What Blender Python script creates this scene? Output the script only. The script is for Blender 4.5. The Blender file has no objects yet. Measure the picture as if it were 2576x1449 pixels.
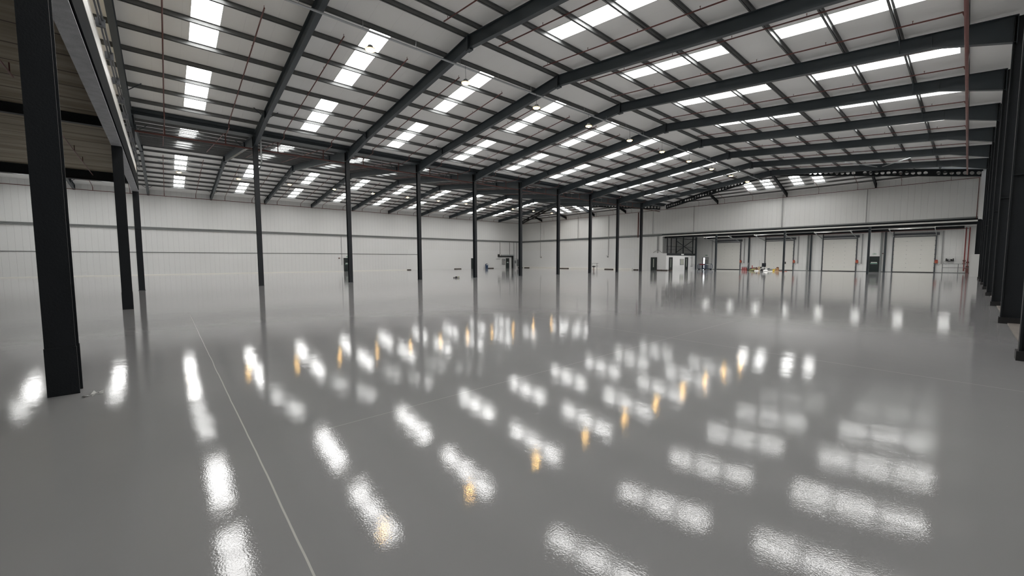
import bpy, math, random
from math import sin, cos, pi
from mathutils import Matrix, Vector
random.seed(7)
COL = bpy.context.scene.collection
SC = bpy.context.scene

# ------------------------------------------------------------------ materials
def new_mat(name):
    m = bpy.data.materials.new(name); m.use_nodes = True
    nt = m.node_tree; b = nt.nodes['Principled BSDF']
    return m, nt, b
def N(nt, t, **kw):
    n = nt.nodes.new(t)
    for k, v in kw.items(): setattr(n, k, v)
    return n
def plain(name, col, rough=.5, metal=0., spec=.5, var=0., vscale=3., bump=0., bscale=40.):
    m, nt, b = new_mat(name)
    b.inputs['Roughness'].default_value = rough
    b.inputs['Metallic'].default_value = metal
    b.inputs['Specular IOR Level'].default_value = spec
    tc = N(nt, 'ShaderNodeTexCoord')
    if var > 0:
        nz = N(nt, 'ShaderNodeTexNoise'); nz.inputs['Scale'].default_value = vscale; nz.inputs['Detail'].default_value = 5
        nt.links.new(tc.outputs['Object'], nz.inputs['Vector'])
        mx = N(nt, 'ShaderNodeMix', data_type='RGBA')
        mx.inputs[6].default_value = tuple(c*(1-var) for c in col)+(1,)
        mx.inputs[7].default_value = tuple(min(1, c*(1+var)) for c in col)+(1,)
        nt.links.new(nz.outputs['Fac'], mx.inputs[0]); nt.links.new(mx.outputs[2], b.inputs['Base Color'])
    else:
        b.inputs['Base Color'].default_value = tuple(col)+(1,)
    if bump > 0:
        n2 = N(nt, 'ShaderNodeTexNoise'); n2.inputs['Scale'].default_value = bscale
        nt.links.new(tc.outputs['Object'], n2.inputs['Vector'])
        bp = N(nt, 'ShaderNodeBump'); bp.inputs['Strength'].default_value = bump; bp.inputs['Distance'].default_value = .01
        nt.links.new(n2.outputs['Fac'], bp.inputs['Height']); nt.links.new(bp.outputs['Normal'], b.inputs['Normal'])
    return m
def glow(name, col, strength):
    m, nt, b = new_mat(name)
    b.inputs['Base Color'].default_value = (.8, .8, .8, 1)
    b.inputs['Emission Color'].default_value = tuple(col)+(1,)
    b.inputs['Emission Strength'].default_value = strength
    return m
def ribbed(name, col, axis, pitch=.333, width=.05, dark=.86, bump=.6, rough=.45, var=.04, spec=.4):
    """painted profiled sheet: narrow joints every `pitch` metres along an axis"""
    m, nt, b = new_mat(name)
    b.inputs['Roughness'].default_value = rough; b.inputs['Specular IOR Level'].default_value = spec
    ge = N(nt, 'ShaderNodeNewGeometry'); sp = N(nt, 'ShaderNodeSeparateXYZ')
    nt.links.new(ge.outputs['Position'], sp.inputs[0])
    dv = N(nt, 'ShaderNodeMath', operation='DIVIDE'); dv.inputs[1].default_value = pitch
    nt.links.new(sp.outputs[axis], dv.inputs[0])
    fr = N(nt, 'ShaderNodeMath', operation='FRACT'); nt.links.new(dv.outputs[0], fr.inputs[0])
    pg = N(nt, 'ShaderNodeMath', operation='PINGPONG'); pg.inputs[1].default_value = .5
    nt.links.new(fr.outputs[0], pg.inputs[0])
    mr = N(nt, 'ShaderNodeMapRange', interpolation_type='SMOOTHSTEP')
    mr.inputs['From Min'].default_value = 0; mr.inputs['From Max'].default_value = width/pitch
    nt.links.new(pg.outputs[0], mr.inputs['Value'])
    nz = N(nt, 'ShaderNodeTexNoise'); nz.inputs['Scale'].default_value = .35; nz.inputs['Detail'].default_value = 4
    nt.links.new(ge.outputs['Position'], nz.inputs['Vector'])
    m1 = N(nt, 'ShaderNodeMix', data_type='RGBA')
    m1.inputs[6].default_value = tuple(c*(1-var) for c in col)+(1,); m1.inputs[7].default_value = tuple(min(1, c*(1+var)) for c in col)+(1,)
    nt.links.new(nz.outputs['Fac'], m1.inputs[0])
    m2 = N(nt, 'ShaderNodeMix', data_type='RGBA', blend_type='MULTIPLY')
    m2.inputs[0].default_value = 1
    cr = N(nt, 'ShaderNodeMix', data_type='RGBA'); cr.inputs[6].default_value = (dark, dark, dark, 1); cr.inputs[7].default_value = (1, 1, 1, 1)
    nt.links.new(mr.outputs[0], cr.inputs[0])
    nt.links.new(m1.outputs[2], m2.inputs[6]); nt.links.new(cr.outputs[2], m2.inputs[7])
    nt.links.new(m2.outputs[2], b.inputs['Base Color'])
    bp = N(nt, 'ShaderNodeBump'); bp.inputs['Strength'].default_value = bump; bp.inputs['Distance'].default_value = .02
    nt.links.new(mr.outputs[0], bp.inputs['Height']); nt.links.new(bp.outputs['Normal'], b.inputs['Normal'])
    return m

M = {}
M['column'] = plain('column_paint', (.013, .016, .020), .38, 0, .5, .15, 1.5, .15, 50)
M['steel'] = plain('dark_steel_paint', (.040, .052, .061), .42, 0, .5, .10, 2.0, .15, 60)
M['steel_old'] = plain('black_steel_paint', (.013, .016, .019), .55, 0, .3, .25, 1.6, .3, 50)
M['purlin'] = plain('galvanised_purlin', (.15, .155, .155), .5, .25, .5, .2, 3)
M['galv'] = plain('galvanised_steel', (.42, .44, .45), .42, .55, .5, .18, 6)
M['matt'] = plain('matt_black_steel', (.012, .014, .016), .8, 0, .05, .2, 2)
M['soffit_plate'] = plain('primer_grey_flange', (.42, .43, .45), .6, 0, .4, .35, 5, .4, 30)
M['red_main'] = plain('faded_red_main', (.20, .085, .075), .5, 0, .5, .25, 2)
M['red_pipe'] = plain('dark_red_enamel_pipe', (.24, .03, .028), .4)
M['red'] = plain('red_oxide_pipe', (.13, .044, .037), .45, 0, .5, .25, 2)
M['redbright'] = plain('red_enamel', (.30, .03, .028), .45)
M['orange'] = plain('orange_red_enamel', (.42, .10, .05), .4)
M['conduit'] = plain('grey_conduit', (.30, .30, .30), .5, .2)
M['trunk'] = plain('trunking_grey', (.20, .21, .21), .5, .3, .5, .1, 2)
M['white'] = plain('white_paint', (.78, .78, .76), .45, 0, .4, .03, 1)
M['whitegloss'] = plain('white_fascia', (.82, .81, .77), .4, 0, .5, .06, 3)
M['wall_l'] = ribbed('white_wall_sheet_left', (.72, .725, .72), 'Y', .5, .035, .91, .4)
M['wall_b'] = ribbed('white_wall_sheet_back', (.74, .742, .73), 'X', .5, .035, .91, .4)
M['wall_smooth'] = plain('white_wall_board', (.74, .745, .74), .42, 0, .4, .02, .5)
M['roof'] = ribbed('roof_liner_sheet', (.90, .90, .885), 'Y', 1.0, .012, .93, .2)
M['roof_hip'] = ribbed('roof_liner_sheet_hip', (.90, .90, .885), 'X', 1.0, .012, .93, .2)
M['curb'] = plain('rooflight_curb', (.8, .81, .8), .35)
M['black'] = plain('black_plastic', (.012, .012, .013), .45)
M['dgreen'] = plain('dark_green_door_paint', (.007, .016, .015), .4, 0, .5, .1, 2)
M['doorpanel'] = plain('cream_door_panel', (.74, .73, .69), .4, 0, .4, .03, 1)
M['rubber'] = plain('dark_brown_rubber', (.055, .042, .034), .7, 0, .3, .3, 8)
M['blue'] = plain('navy_blue_plastic', (.02, .05, .11), .4)
M['bluegrey'] = plain('grey_blue_enamel', (.12, .17, .2), .4)
M['yellow'] = plain('yellow_plastic', (.66, .46, .05), .45)
M['lime'] = plain('lime_hose', (.30, .31, .12), .6)
M['cardboard'] = plain('brown_cardboard', (.36, .20, .10), .8, 0, .2, .15, 6)
M['wood'] = plain('pale_wood', (.40, .30, .19), .7, 0, .2, .2, 5)
M['brown'] = plain('dark_brown_leatherette', (.10, .04, .03), .6)
M['screen'] = plain('screen_glass', (.01, .012, .018), .12)
M['green'] = plain('exit_sign_green', (.02, .22, .12), .5)
M['grey'] = plain('mid_grey_paint', (.24, .25, .255), .5)
M['deck_grey'] = plain('grey_deck_wall', (.75, .75, .74), .7, 0, .3, .1, 1)
M['concrete'] = plain('bare_concrete', (.2, .18, .165), .75, 0, .3, .18, 2, .4, 30)
M['precast'] = None
M['pane'] = glow('grp_rooflight_daylight', (1.0, .992, .975), 11.5)
M['pane_dock'] = glow('dock_rooflight_daylight', (1.0, .99, .965), 10.5)
M['bulb'] = glow('warm_lamp_face', (1.0, .60, .18), 110.0)
M['lens'] = glow('warm_lamp_halo', (1.0, .62, .26), 2.6)  # warm glow standing in for the halo round each lamp
M['shaft'] = plain('dark_shaft_grey', (.07, .075, .085), .5)
M['doorlight'] = glow('daylight_through_open_door', (.95, .98, 1.0), 1.6)
M['tube'] = glow('fluorescent_tube', (.95, 1.0, 1.0), 3.0)
M['glass'] = plain('interior_glass', (.40, .42, .36), .1)

def precast_mat():
    m, nt, b = new_mat('boarded_soffit')
    b.inputs['Roughness'].default_value = .8
    ge = N(nt, 'ShaderNodeNewGeometry')
    mp = N(nt, 'ShaderNodeMapping'); mp.inputs['Scale'].default_value = (2.6, .25, 1)
    nt.links.new(ge.outputs['Position'], mp.inputs['Vector'])
    nz = N(nt, 'ShaderNodeTexNoise'); nz.inputs['Scale'].default_value = 1.3; nz.inputs['Detail'].default_value = 7
    nt.links.new(mp.outputs[0], nz.inputs['Vector'])
    cr = N(nt, 'ShaderNodeValToRGB')
    cr.color_ramp.elements[0].position = .3; cr.color_ramp.elements[0].color = (.20, .17, .12, 1)
    cr.color_ramp.elements[1].position = .7; cr.color_ramp.elements[1].color = (.40, .35, .27, 1)
    nt.links.new(nz.outputs['Fac'], cr.inputs[0])
    sp = N(nt, 'ShaderNodeSeparateXYZ'); nt.links.new(ge.outputs['Position'], sp.inputs[0])
    dv = N(nt, 'ShaderNodeMath', operation='DIVIDE'); dv.inputs[1].default_value = 1.2; nt.links.new(sp.outputs['X'], dv.inputs[0])
    fr = N(nt, 'ShaderNodeMath', operation='FRACT'); nt.links.new(dv.outputs[0], fr.inputs[0])
    lt = N(nt, 'ShaderNodeMath', operation='LESS_THAN'); lt.inputs[1].default_value = .05; nt.links.new(fr.outputs[0], lt.inputs[0])
    mx = N(nt, 'ShaderNodeMix', data_type='RGBA'); mx.inputs[7].default_value = (.08, .06, .045, 1)
    nt.links.new(lt.outputs[0], mx.inputs[0]); nt.links.new(cr.outputs[0], mx.inputs[6])
    nt.links.new(mx.outputs[2], b.inputs['Base Color'])
    return m
M['precast'] = precast_mat()

def floor_mat():
    m, nt, b = new_mat('glossy_grey_epoxy')
    L = nt.links
    ge = N(nt, 'ShaderNodeNewGeometry')
    sp = N(nt, 'ShaderNodeSeparateXYZ'); L.new(ge.outputs['Position'], sp.inputs[0])
    # base grey with faint roller patches
    n1 = N(nt, 'ShaderNodeTexNoise'); n1.inputs['Scale'].default_value = .35; n1.inputs['Detail'].default_value = 4
    L.new(ge.outputs['Position'], n1.inputs['Vector'])
    m1 = N(nt, 'ShaderNodeMix', data_type='RGBA')
    m1.inputs[6].default_value = (.292, .291, .295, 1); m1.inputs[7].default_value = (.330, .328, .331, 1)
    L.new(n1.outputs['Fac'], m1.inputs[0])
    cur = m1.outputs[2]
    def band(axis, pos, half, jit, lo=None, hi=None, other=None):
        """1 inside a thin line at axis==pos (slightly wobbling)"""
        nz = N(nt, 'ShaderNodeTexNoise'); nz.inputs['Scale'].default_value = .8; nz.inputs['Detail'].default_value = 2
        L.new(ge.outputs['Position'], nz.inputs['Vector'])
        a = N(nt, 'ShaderNodeMath', operation='MULTIPLY_ADD'); a.inputs[1].default_value = jit; a.inputs[2].default_value = -pos-jit*.5
        L.new(nz.outputs['Fac'], a.inputs[0])
        s = N(nt, 'ShaderNodeMath', operation='ADD'); L.new(sp.outputs[axis], s.inputs[0]); L.new(a.outputs[0], s.inputs[1])
        ab = N(nt, 'ShaderNodeMath', operation='ABSOLUTE'); L.new(s.outputs[0], ab.inputs[0])
        lt = N(nt, 'ShaderNodeMath', operation='LESS_THAN'); lt.inputs[1].default_value = half; L.new(ab.outputs[0], lt.inputs[0])
        out = lt.outputs[0]
        if other:
            g = N(nt, 'ShaderNodeMath', operation='GREATER_THAN'); g.inputs[1].default_value = lo; L.new(sp.outputs[other], g.inputs[0])
            h = N(nt, 'ShaderNodeMath', operation='LESS_THAN'); h.inputs[1].default_value = hi; L.new(sp.outputs[other], h.inputs[0])
            q = N(nt, 'ShaderNodeMath', operation='MULTIPLY'); L.new(g.outputs[0], q.inputs[0]); L.new(h.outputs[0], q.inputs[1])
            r = N(nt, 'ShaderNodeMath', operation='MULTIPLY'); L.new(q.outputs[0], r.inputs[0]); L.new(out, r.inputs[1]); out = r.outputs[0]
        return out
    for (ax, pos, half, jit, lo, hi, ot, colr) in (
            ('Y', .54, .006, .03, -17, 1, 'X', (.62, .61, .58, 1)),
            ('Y', 8.32, .010, .02, -60, 1, 'X', (.42, .415, .41, 1)),
            ('X', -4.23, .006, .02, 1.2, 12, 'Y', (.45, .44, .43, 1)),
            ('Y', 17.0, .012, .02, -60, 1, 'X', (.36, .36, .36, 1))):
        o = band(ax, pos, half, jit, lo, hi, ot)
        mx = N(nt, 'ShaderNodeMix', data_type='RGBA'); mx.inputs[7].default_value = colr
        L.new(o, mx.inputs[0]); L.new(cur, mx.inputs[6]); cur = mx.outputs[2]
    # pale specks and grit
    vo = N(nt, 'ShaderNodeTexVoronoi', feature='F1'); vo.inputs['Scale'].default_value = 2.4
    L.new(ge.outputs['Position'], vo.inputs['Vector'])
    lt = N(nt, 'ShaderNodeMath', operation='LESS_THAN'); lt.inputs[1].default_value = .013
    L.new(vo.outputs['Distance'], lt.inputs[0])
    mx = N(nt, 'ShaderNodeMix', data_type='RGBA'); mx.inputs[7].default_value = (.58, .57, .56, 1)
    L.new(lt.outputs[0], mx.inputs[0]); L.new(cur, mx.inputs[6]); cur = mx.outputs[2]
    L.new(cur, b.inputs['Base Color'])
    b.inputs['Roughness'].default_value = .04
    b.inputs['Specular IOR Level'].default_value = .42
    # orange peel + slow undulation
    def bump(scale, dist, detail, prev=None, stretch=None):
        nz = N(nt, 'ShaderNodeTexNoise'); nz.inputs['Scale'].default_value = scale; nz.inputs['Detail'].default_value = detail
        if stretch:
            mp = N(nt, 'ShaderNodeMapping'); mp.inputs['Scale'].default_value = stretch
            L.new(ge.outputs['Position'], mp.inputs['Vector']); L.new(mp.outputs[0], nz.inputs['Vector'])
        else: L.new(ge.outputs['Position'], nz.inputs['Vector'])
        bp = N(nt, 'ShaderNodeBump'); bp.inputs['Strength'].default_value = 1; bp.inputs['Distance'].default_value = dist
        L.new(nz.outputs['Fac'], bp.inputs['Height'])
        if prev: L.new(prev, bp.inputs['Normal'])
        return bp.outputs['Normal']
    nrm = bump(1.3, .0024, 2)
    nrm = bump(6, .00045, 2, nrm)
    nrm = bump(80, .00024, 2, nrm)
    L.new(nrm, b.inputs['Normal'])
    return m
M['floor'] = floor_mat()

# ------------------------------------------------------------------ mesh builder
class MB:
    def __init__(self): self.v = []; self.f = []
    def quadbox(self, c8):
        n = len(self.v); self.v += [tuple(c) for c in c8]
        for q in ((0,3,2,1),(4,5,6,7),(0,1,5,4),(1,2,6,5),(2,3,7,6),(3,0,4,7)): self.f.append(tuple(n+i for i in q))
        return self
    def box(self, x0, x1, y0, y1, z0, z1):
        return self.quadbox([(x0,y0,z0),(x1,y0,z0),(x1,y1,z0),(x0,y1,z0),(x0,y0,z1),(x1,y0,z1),(x1,y1,z1),(x0,y1,z1)])
    def slab(self, pts, dz):
        """polygon (list of xyz) extruded upward by dz"""
        n = len(self.v); k = len(pts)
        self.v += [tuple(p) for p in pts]+[(p[0], p[1], p[2]+dz) for p in pts]
        self.f.append(tuple(n+i for i in reversed(range(k)))); self.f.append(tuple(n+k+i for i in range(k)))
        for i in range(k): j = (i+1) % k; self.f.append((n+i, n+j, n+k+j, n+k+i))
        return self
    def extr(self, pts, d):
        """planar polygon extruded along vector d"""
        n = len(self.v); k = len(pts)
        self.v += [tuple(p) for p in pts]+[(p[0]+d[0], p[1]+d[1], p[2]+d[2]) for p in pts]
        self.f.append(tuple(n+i for i in reversed(range(k)))); self.f.append(tuple(n+k+i for i in range(k)))
        for i in range(k): j = (i+1) % k; self.f.append((n+i, n+j, n+k+j, n+k+i))
        return self
    def bar(self, p, q, w, h, up=(0,0,1)):
        """rectangular bar p->q; w sideways, h along up (centred)"""
        p = Vector(p); q = Vector(q); d = (q-p).normalized(); u = Vector(up)
        if abs(d.dot(u)) > .98: u = Vector((1,0,0))
        s = d.cross(u).normalized(); t = s.cross(d).normalized()
        c = []
        for b in (p, q):
            for (i, j) in ((-1,-1),(1,-1),(1,1),(-1,1)): c.append(b+s*(w/2*i)+t*(h/2*j))
        return self.quadbox(c)
    def tube(self, pts, r, n=8, cap=True):
        pts = [Vector(p) for p in pts]; rings = []
        for i, p in enumerate(pts):
            if i == 0: d = pts[1]-p
            elif i == len(pts)-1: d = p-pts[-2]
            else: d = (pts[i+1]-p).normalized()+(p-pts[i-1]).normalized()
            d.normalize()
            u = Vector((0,0,1)) if abs(d.z) < .9 else Vector((1,0,0))
            s = d.cross(u).normalized(); t = s.cross(d)
            k = len(self.v)
            rr = r[i] if isinstance(r, (list, tuple)) else r
            for a in range(n): self.v.append(tuple(p+s*rr*cos(2*pi*a/n)+t*rr*sin(2*pi*a/n)))
            rings.append(k)
        for a, b in zip(rings, rings[1:]):
            for i in range(n): j = (i+1) % n; self.f.append((a+i, a+j, b+j, b+i))
        if cap:
            self.f.append(tuple(rings[0]+i for i in reversed(range(n)))); self.f.append(tuple(rings[-1]+i for i in range(n)))
        return self
    def lathe(self, prof, n=16, c=(0,0,0)):
        k = len(self.v)
        for (r, z) in prof:
            for a in range(n): self.v.append((c[0]+r*cos(2*pi*a/n), c[1]+r*sin(2*pi*a/n), c[2]+z))
        for i in range(len(prof)-1):
            for a in range(n): b = (a+1) % n; self.f.append((k+i*n+a, k+i*n+b, k+(i+1)*n+b, k+(i+1)*n+a))
        self.f.append(tuple(k+a for a in reversed(range(n)))); e = k+(len(prof)-1)*n; self.f.append(tuple(e+a for a in range(n)))
        return self
    def build(self, name, mat, parent=None, smooth=False, off=(0,0,0)):
        me = bpy.data.meshes.new(name)
        o = (Vector(off) if not parent else Vector(parent.get('_o', (0,0,0)))) 
        me.from_pydata([(x-o[0], y-o[1], z-o[2]) for (x, y, z) in self.v], [], self.f)
        me.materials.append(mat)
        if smooth:
            for p in me.polygons: p.use_smooth = len(p.vertices) == 4
        me.validate(); me.update()
        ob = bpy.data.objects.new(name, me); COL.objects.link(ob)
        if parent: ob.parent = parent; ob['_o'] = tuple(o)
        else: ob.location = o
        return ob
def tag(o, label=None, cat=None, group=None, kind=None):
    if label: o['label'] = label
    if cat: o['category'] = cat
    if group: o['group'] = group
    if kind: o['kind'] = kind
    return o
ROOTS = []
def thing(name, loc, label, cat, group=None, kind=None):
    o = bpy.data.objects.new(name, None); COL.objects.link(o); o.location = loc
    o['_o'] = tuple(loc); ROOTS.append(o); o.empty_display_size = .2
    return tag(o, label, cat, group, kind)
def copy_tree(o, loc=None, parent=None):
    c = o.copy(); COL.objects.link(c); c.parent = parent
    if loc is not None: c.location = loc
    for ch in list(o.children): copy_tree(ch, None, c)
    return c
ORD = ['first','second','third','fourth','fifth','sixth','seventh','eighth','ninth','tenth','eleventh','twelfth','thirteenth','fourteenth']

# ------------------------------------------------------------------ plan of the place
Y0, S = -1.05, 6.0
YF = lambda k: Y0+S*k
NK = 9                                     # last full frame
XV = -31.75; XN = -15.45; XF = -48.25; XL = -64.8; XR = .75
YE = 52.95; YB = 59.7; YD = 73.0; YS = -13.05
ZR = 11.9
def ztop(x):
    """top line of the roof frames"""
    if x >= XV:
        if x <= XN: return ZR-(XN-x)*(ZR-10.07)/(XN-XV)
        return ZR-(x-XN)*(ZR-10.24)/(XR-XN)
    if x >= XF: return ZR-(x-XF)*(ZR-10.07)/(XV-XF)
    return ZR-(XF-x)*(ZR-10.05)/(XF-XL)
HS = (ZR-10.08)/(YB-YE)
def zhip(y): return ZR-HS*(y-YE)
PH = .18                                   # purlin depth

# ------------------------------------------------------------------ setting: floor, walls
floor = MB().box(XL-.2, 1.6, YS-.2, YD+.2, -.2, 0).build('floor', M['floor']); tag(floor, 'glossy light grey resin floor reflecting the rooflights', None, None, 'structure')
tag(MB().box(.78, 1.40, YS, YB, .001, .02).build('trim_1', M['concrete']), 'bare concrete strip behind the right hand columns', kind='structure')
# left wall with lining board on its far part
MB_ = MB().box(XL-.25, XL, YS, YB+.3, 0, 10.6)
tag(MB_.build('wall_left', M['wall_l']), 'long white ribbed sheet wall on the left', kind='structure')
tag(MB().box(XL, XL+.02, 32.2, YB, 0, 3.6).build('trim_2', M['wall_smooth']), 'smooth white lining board along the far end of the left wall', kind='structure')
wb = MB(); wb.box(XL-.2, -32.05, YB, YB+.2, 0, 5.6); wb.box(XL-.2, 1.35, YB, YB+.2, 5.6, 10.6); wb.box(-32.05, -31.35, YB, YB+.2, 0, 2.72)
tag(wb.build('wall_back', M['wall_b']), 'white ribbed sheet wall across the far end above the dock opening', kind='structure')
tag(MB().box(XL, -36.9, YB-.02, YB, 0, 3.6).build('trim_3', M['wall_smooth']), 'smooth white lining board low on the back wall', kind='structure')
tag(MB().box(-34.4, YB and -31.35, YB-.02, YB, 0, 2.72).build('trim_4', M['wall_smooth']), 'smooth white board round the office corner', kind='structure')
tag(MB().box(XR+.62, XR+.85, YS, YB, 0, 10.7).build('wall_right', M['wall_l']), 'pale sheet wall behind the dark columns on the right', kind='structure')
tag(MB().box(XL-.2, 1.6, YS-.2, YS, 0, 12.6).build('wall_front', M['wall_b']), 'white sheet wall behind the viewer', kind='structure')
# loading dock recess
tag(MB().box(-36.5, 1.35, YD, YD+.2, 0, 5.7).build('wall_dock', M['wall_b']), 'white sheet wall of the loading dock behind the opening', kind='structure')
tag(MB().box(.78, .95, YB+.2, YD, 0, 5.7).build('wall_dock_right', M['wall_smooth']), 'white end wall on the right of the loading dock', kind='structure')
DSK = [-28.0, -24.25, -20.7, -16.95, -13.05, -9.2, -5.25, -1.45]
cd = MB(); cx = -36.5
for x in DSK:
    cd.box(cx, x-.45, YB+.2, YD+.2, 5.7, 5.8); cd.box(x-.45, x+.45, YB+.2, 60.4, 5.7, 5.8); cd.box(x-.45, x+.45, 67.9, YD+.2, 5.7, 5.8); cx = x+.45
cd.box(cx, 1.35, YB+.2, YD+.2, 5.7, 5.8)
tag(cd.build('ceiling_dock', M['white']), 'pale ceiling over the loading dock', kind='structure')
tag(MB().box(-36.5, -36.3, YB+.2, YD, 0, 5.7).build('wall_deck', M['deck_grey']), 'grey wall behind the office balcony', kind='structure')
# skirtings
tag(MB().box(XL, XL+.03, YS, 32.1, .0, .10).build('baseboard_left', M['whitegloss']), 'white kerb along the foot of the left wall', kind='structure')
tag(MB().box(XL+.35, -37.3, YB-.16, YB-.02, .0, .26).build('baseboard_back', M['whitegloss']), 'white boxed skirting along the back wall', kind='structure')
tag(MB().box(-31.35, .7, YD-.03, YD, 0, .06).build('baseboard_dock', M['trunk']), 'grey skirting strip along the dock wall', kind='structure')
tag(MB().box(-31.35, .7, YD-.04, YD, 2.08, 2.14).build('trim_5', M['white']), 'thin joint rail across the dock wall', kind='structure')
tag(MB().box(XL, XL+.05, YS, 34.4, 2.72, 2.80).build('trim_6', M['trunk']), 'thin grey flashing halfway down the left wall', kind='structure')

# ------------------------------------------------------------------ roof sheets and rooflights
T = .10
SKY = {}   # (hall,slope) -> x ranges
NL = [(-22.75, -17.62), (-29.75, -24.72)]
NR = [(-12.95, -7.75), (-5.85, -.65)]
def mirror(xr, rs): return [(2*xr-b, 2*xr-a) for a, b in rs]
FL = [(-56.35, -50.35), (-63.3, -57.1)]
FL = [(-55.1, -49.95), (-62.28, -57.12)]
FR = [(-46.55, -41.4), (-39.38, -34.22)]
wn = [0]
BAYW = ['one bay before the first pale strip'] 
def zsheet(x): return ztop(x)+PH
def roof_tile(mb, x0, x1, y0, y1):
    if x1-x0 < 1e-4 or y1-y0 < 1e-4: return
    mb.slab([(x0,y0,zsheet(x0)),(x1,y0,zsheet(x1)),(x1,y1,zsheet(x1)),(x0,y1,zsheet(x0))], T)
def window(pts, label, group, mat='pane'):
    """pane and curb of one rooflight, pts = corners (xyz) of its opening, counterclockwise from below"""
    wn[0] += 1
    c = pts[0]
    root = thing('window_%d' % wn[0], (0,0,0), label, None, group, 'structure')
    RC = .20
    g = MB(); g.slab([(p[0], p[1], p[2]+RC) for p in pts], .012)
    g.build('pane', M[mat], root)
    fr = MB(); k = len(pts)
    for i in range(k):
        a = Vector(pts[i]); b = Vector(pts[(i+1) % k]); mz = Vector((0, 0, RC/2-.01))
        d = (b-a).normalized(); a = a-d*.02; b = b+d*.02
        fr.bar(a+mz, b+mz, .03, RC)
    fr.build('window_frame', M['curb'], root)
    return root
SLN = {'NR': 'right slope of the near roof', 'NL': 'left slope of the near roof', 'FR': 'near slope of the far roof', 'FL': 'far slope of the far roof'}
def slope(code, xa, xb, strips):
    mb = MB()
    strips = sorted(strips)
    for k in range(-2, NK):
        ya = YF(k); s0 = ya+2.30; s1 = ya+3.28; yb = ya+S
        roof_tile(mb, xa, xb, ya, s0); roof_tile(mb, xa, xb, s1, yb)
        x = xa
        for (a, b) in strips:
            roof_tile(mb, x, a, s0, s1); x = b
        roof_tile(mb, x, xb, s0, s1)
        for (a, b) in strips:
            upper = abs((a+b)/2-(XN if code[0] == 'N' else XF)) < 8
            pos = 'high' if upper else 'low'
            where = ('bay before the first frame' if k < 0 else '%s bay away' % ORD[k])
            if k < -1: where = 'nearest bay'
            window([(a,s0,zsheet(a)),(b,s0,zsheet(b)),(b,s1,zsheet(b)),(a,s1,zsheet(a))],
                   'glowing rooflight strip %s on the %s, %s' % (pos, SLN[code], where), 'rooflights on the '+SLN[code])
    return mb
c1 = slope('NL', XV, XN, NL); c2 = slope('NR', XN, XR+.8, NR)
c3 = slope('FR', XF, XV, FR); c4 = slope('FL', XL-.1, XF, FL)
# triangles beyond the last frame
def tri(mb, xr, xe):
    yb = YB+.3; z = zsheet(xe)
    mb.slab([(xr,YE,ZR+PH),(xe,YE,zsheet(xe)),(xe,yb,zsheet(xe))] if xe > xr else [(xr,YE,ZR+PH),(xe,yb,zsheet(xe)),(xe,YE,zsheet(xe))], T)
tri(c1, XN, XV); tri(c2, XN, XR+.2); tri(c3, XF, XV); tri(c4, XF, XL)
for i, (mb, lab) in enumerate(((c1, SLN['NL']), (c2, SLN['NR']), (c3, SLN['FR']), (c4, SLN['FL']))):
    tag(mb.build('ceiling' if i == 0 else 'ceiling.%03d' % i, M['roof']), 'pale sheeted '+lab, kind='structure')
# hip planes with strips
def hip_plane(xr, xa, xb, strips, lab):
    mb = MB(); yb = YB+.05
    yat = lambda x: YE+(yb-YE)*abs(x-xr)/((xr-xa) if x < xr else (xb-xr))
    z = lambda y: zhip(y)+PH
    xs = [xa]; 
    for a, b in sorted(strips): xs += [a, b]
    xs.append(xb)
    sy0, sy1 = 55.15, 58.0
    def piece(x0, x1, y0=None, y1=None):
        # region between hip line (or y0) and yb (or y1)
        cuts = [x0]+([xr] if x0 < xr < x1 else [])+[x1]
        for u, v in zip(cuts, cuts[1:]):
            lo = [yat(u) if y0 is None else y0, yat(v) if y0 is None else y0]
            hi = yb if y1 is None else y1
            pts = [(u, lo[0], z(lo[0])), (v, lo[1], z(lo[1])), (v, hi, z(hi)), (u, hi, z(hi))]
            if hi-lo[0] < 1e-3: pts = pts[:3]
            elif hi-lo[1] < 1e-3: pts = [pts[0], pts[1], pts[3]]
            mb.slab(pts, T)
    for i in range(0, len(xs)-1):
        if i % 2 == 0: piece(xs[i], xs[i+1])
        else:
            a, b = xs[i], xs[i+1]; top = max(sy0, yat(a)+.15, yat(b)+.15)
            piece(a, b, None, top) if top > max(yat(a), yat(b)) else None
            piece(a, b, sy1, None)
            window([(a,top,z(top)),(b,top,z(top)),(b,sy1,z(sy1)),(a,sy1,z(sy1))], 'short glowing rooflight on the hipped end of the %s roof, %s from the left' % (lab, ORD[i//2]), 'rooflights on the hipped end of the %s roof' % lab)
    return mb
h1 = hip_plane(XN, XV, XR+.2, [(-19.43,-18.36),(-17.35,-16.3),(-14.35,-13.3),(-12.3,-11.3)], 'near')
h2 = hip_plane(XF, XL, XV, [(-52.3,-51.25),(-50.36,-49.3),(-47.3,-46.25),(-45.35,-44.3)], 'far')
tag(h1.build('ceiling.004', M['roof_hip']), 'pale hipped end slope of the near roof', kind='structure')
tag(h2.build('ceiling.005', M['roof_hip']), 'pale hipped end slope of the far roof', kind='structure')

for i, x in enumerate(DSK):
    window([(x-.45,60.4,5.7),(x+.45,60.4,5.7),(x+.45,67.9,5.7),(x-.45,67.9,5.7)], 'long rooflight in the loading dock ceiling, %s from the left' % ORD[i], 'rooflights of the loading dock', 'pane_dock')
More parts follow.
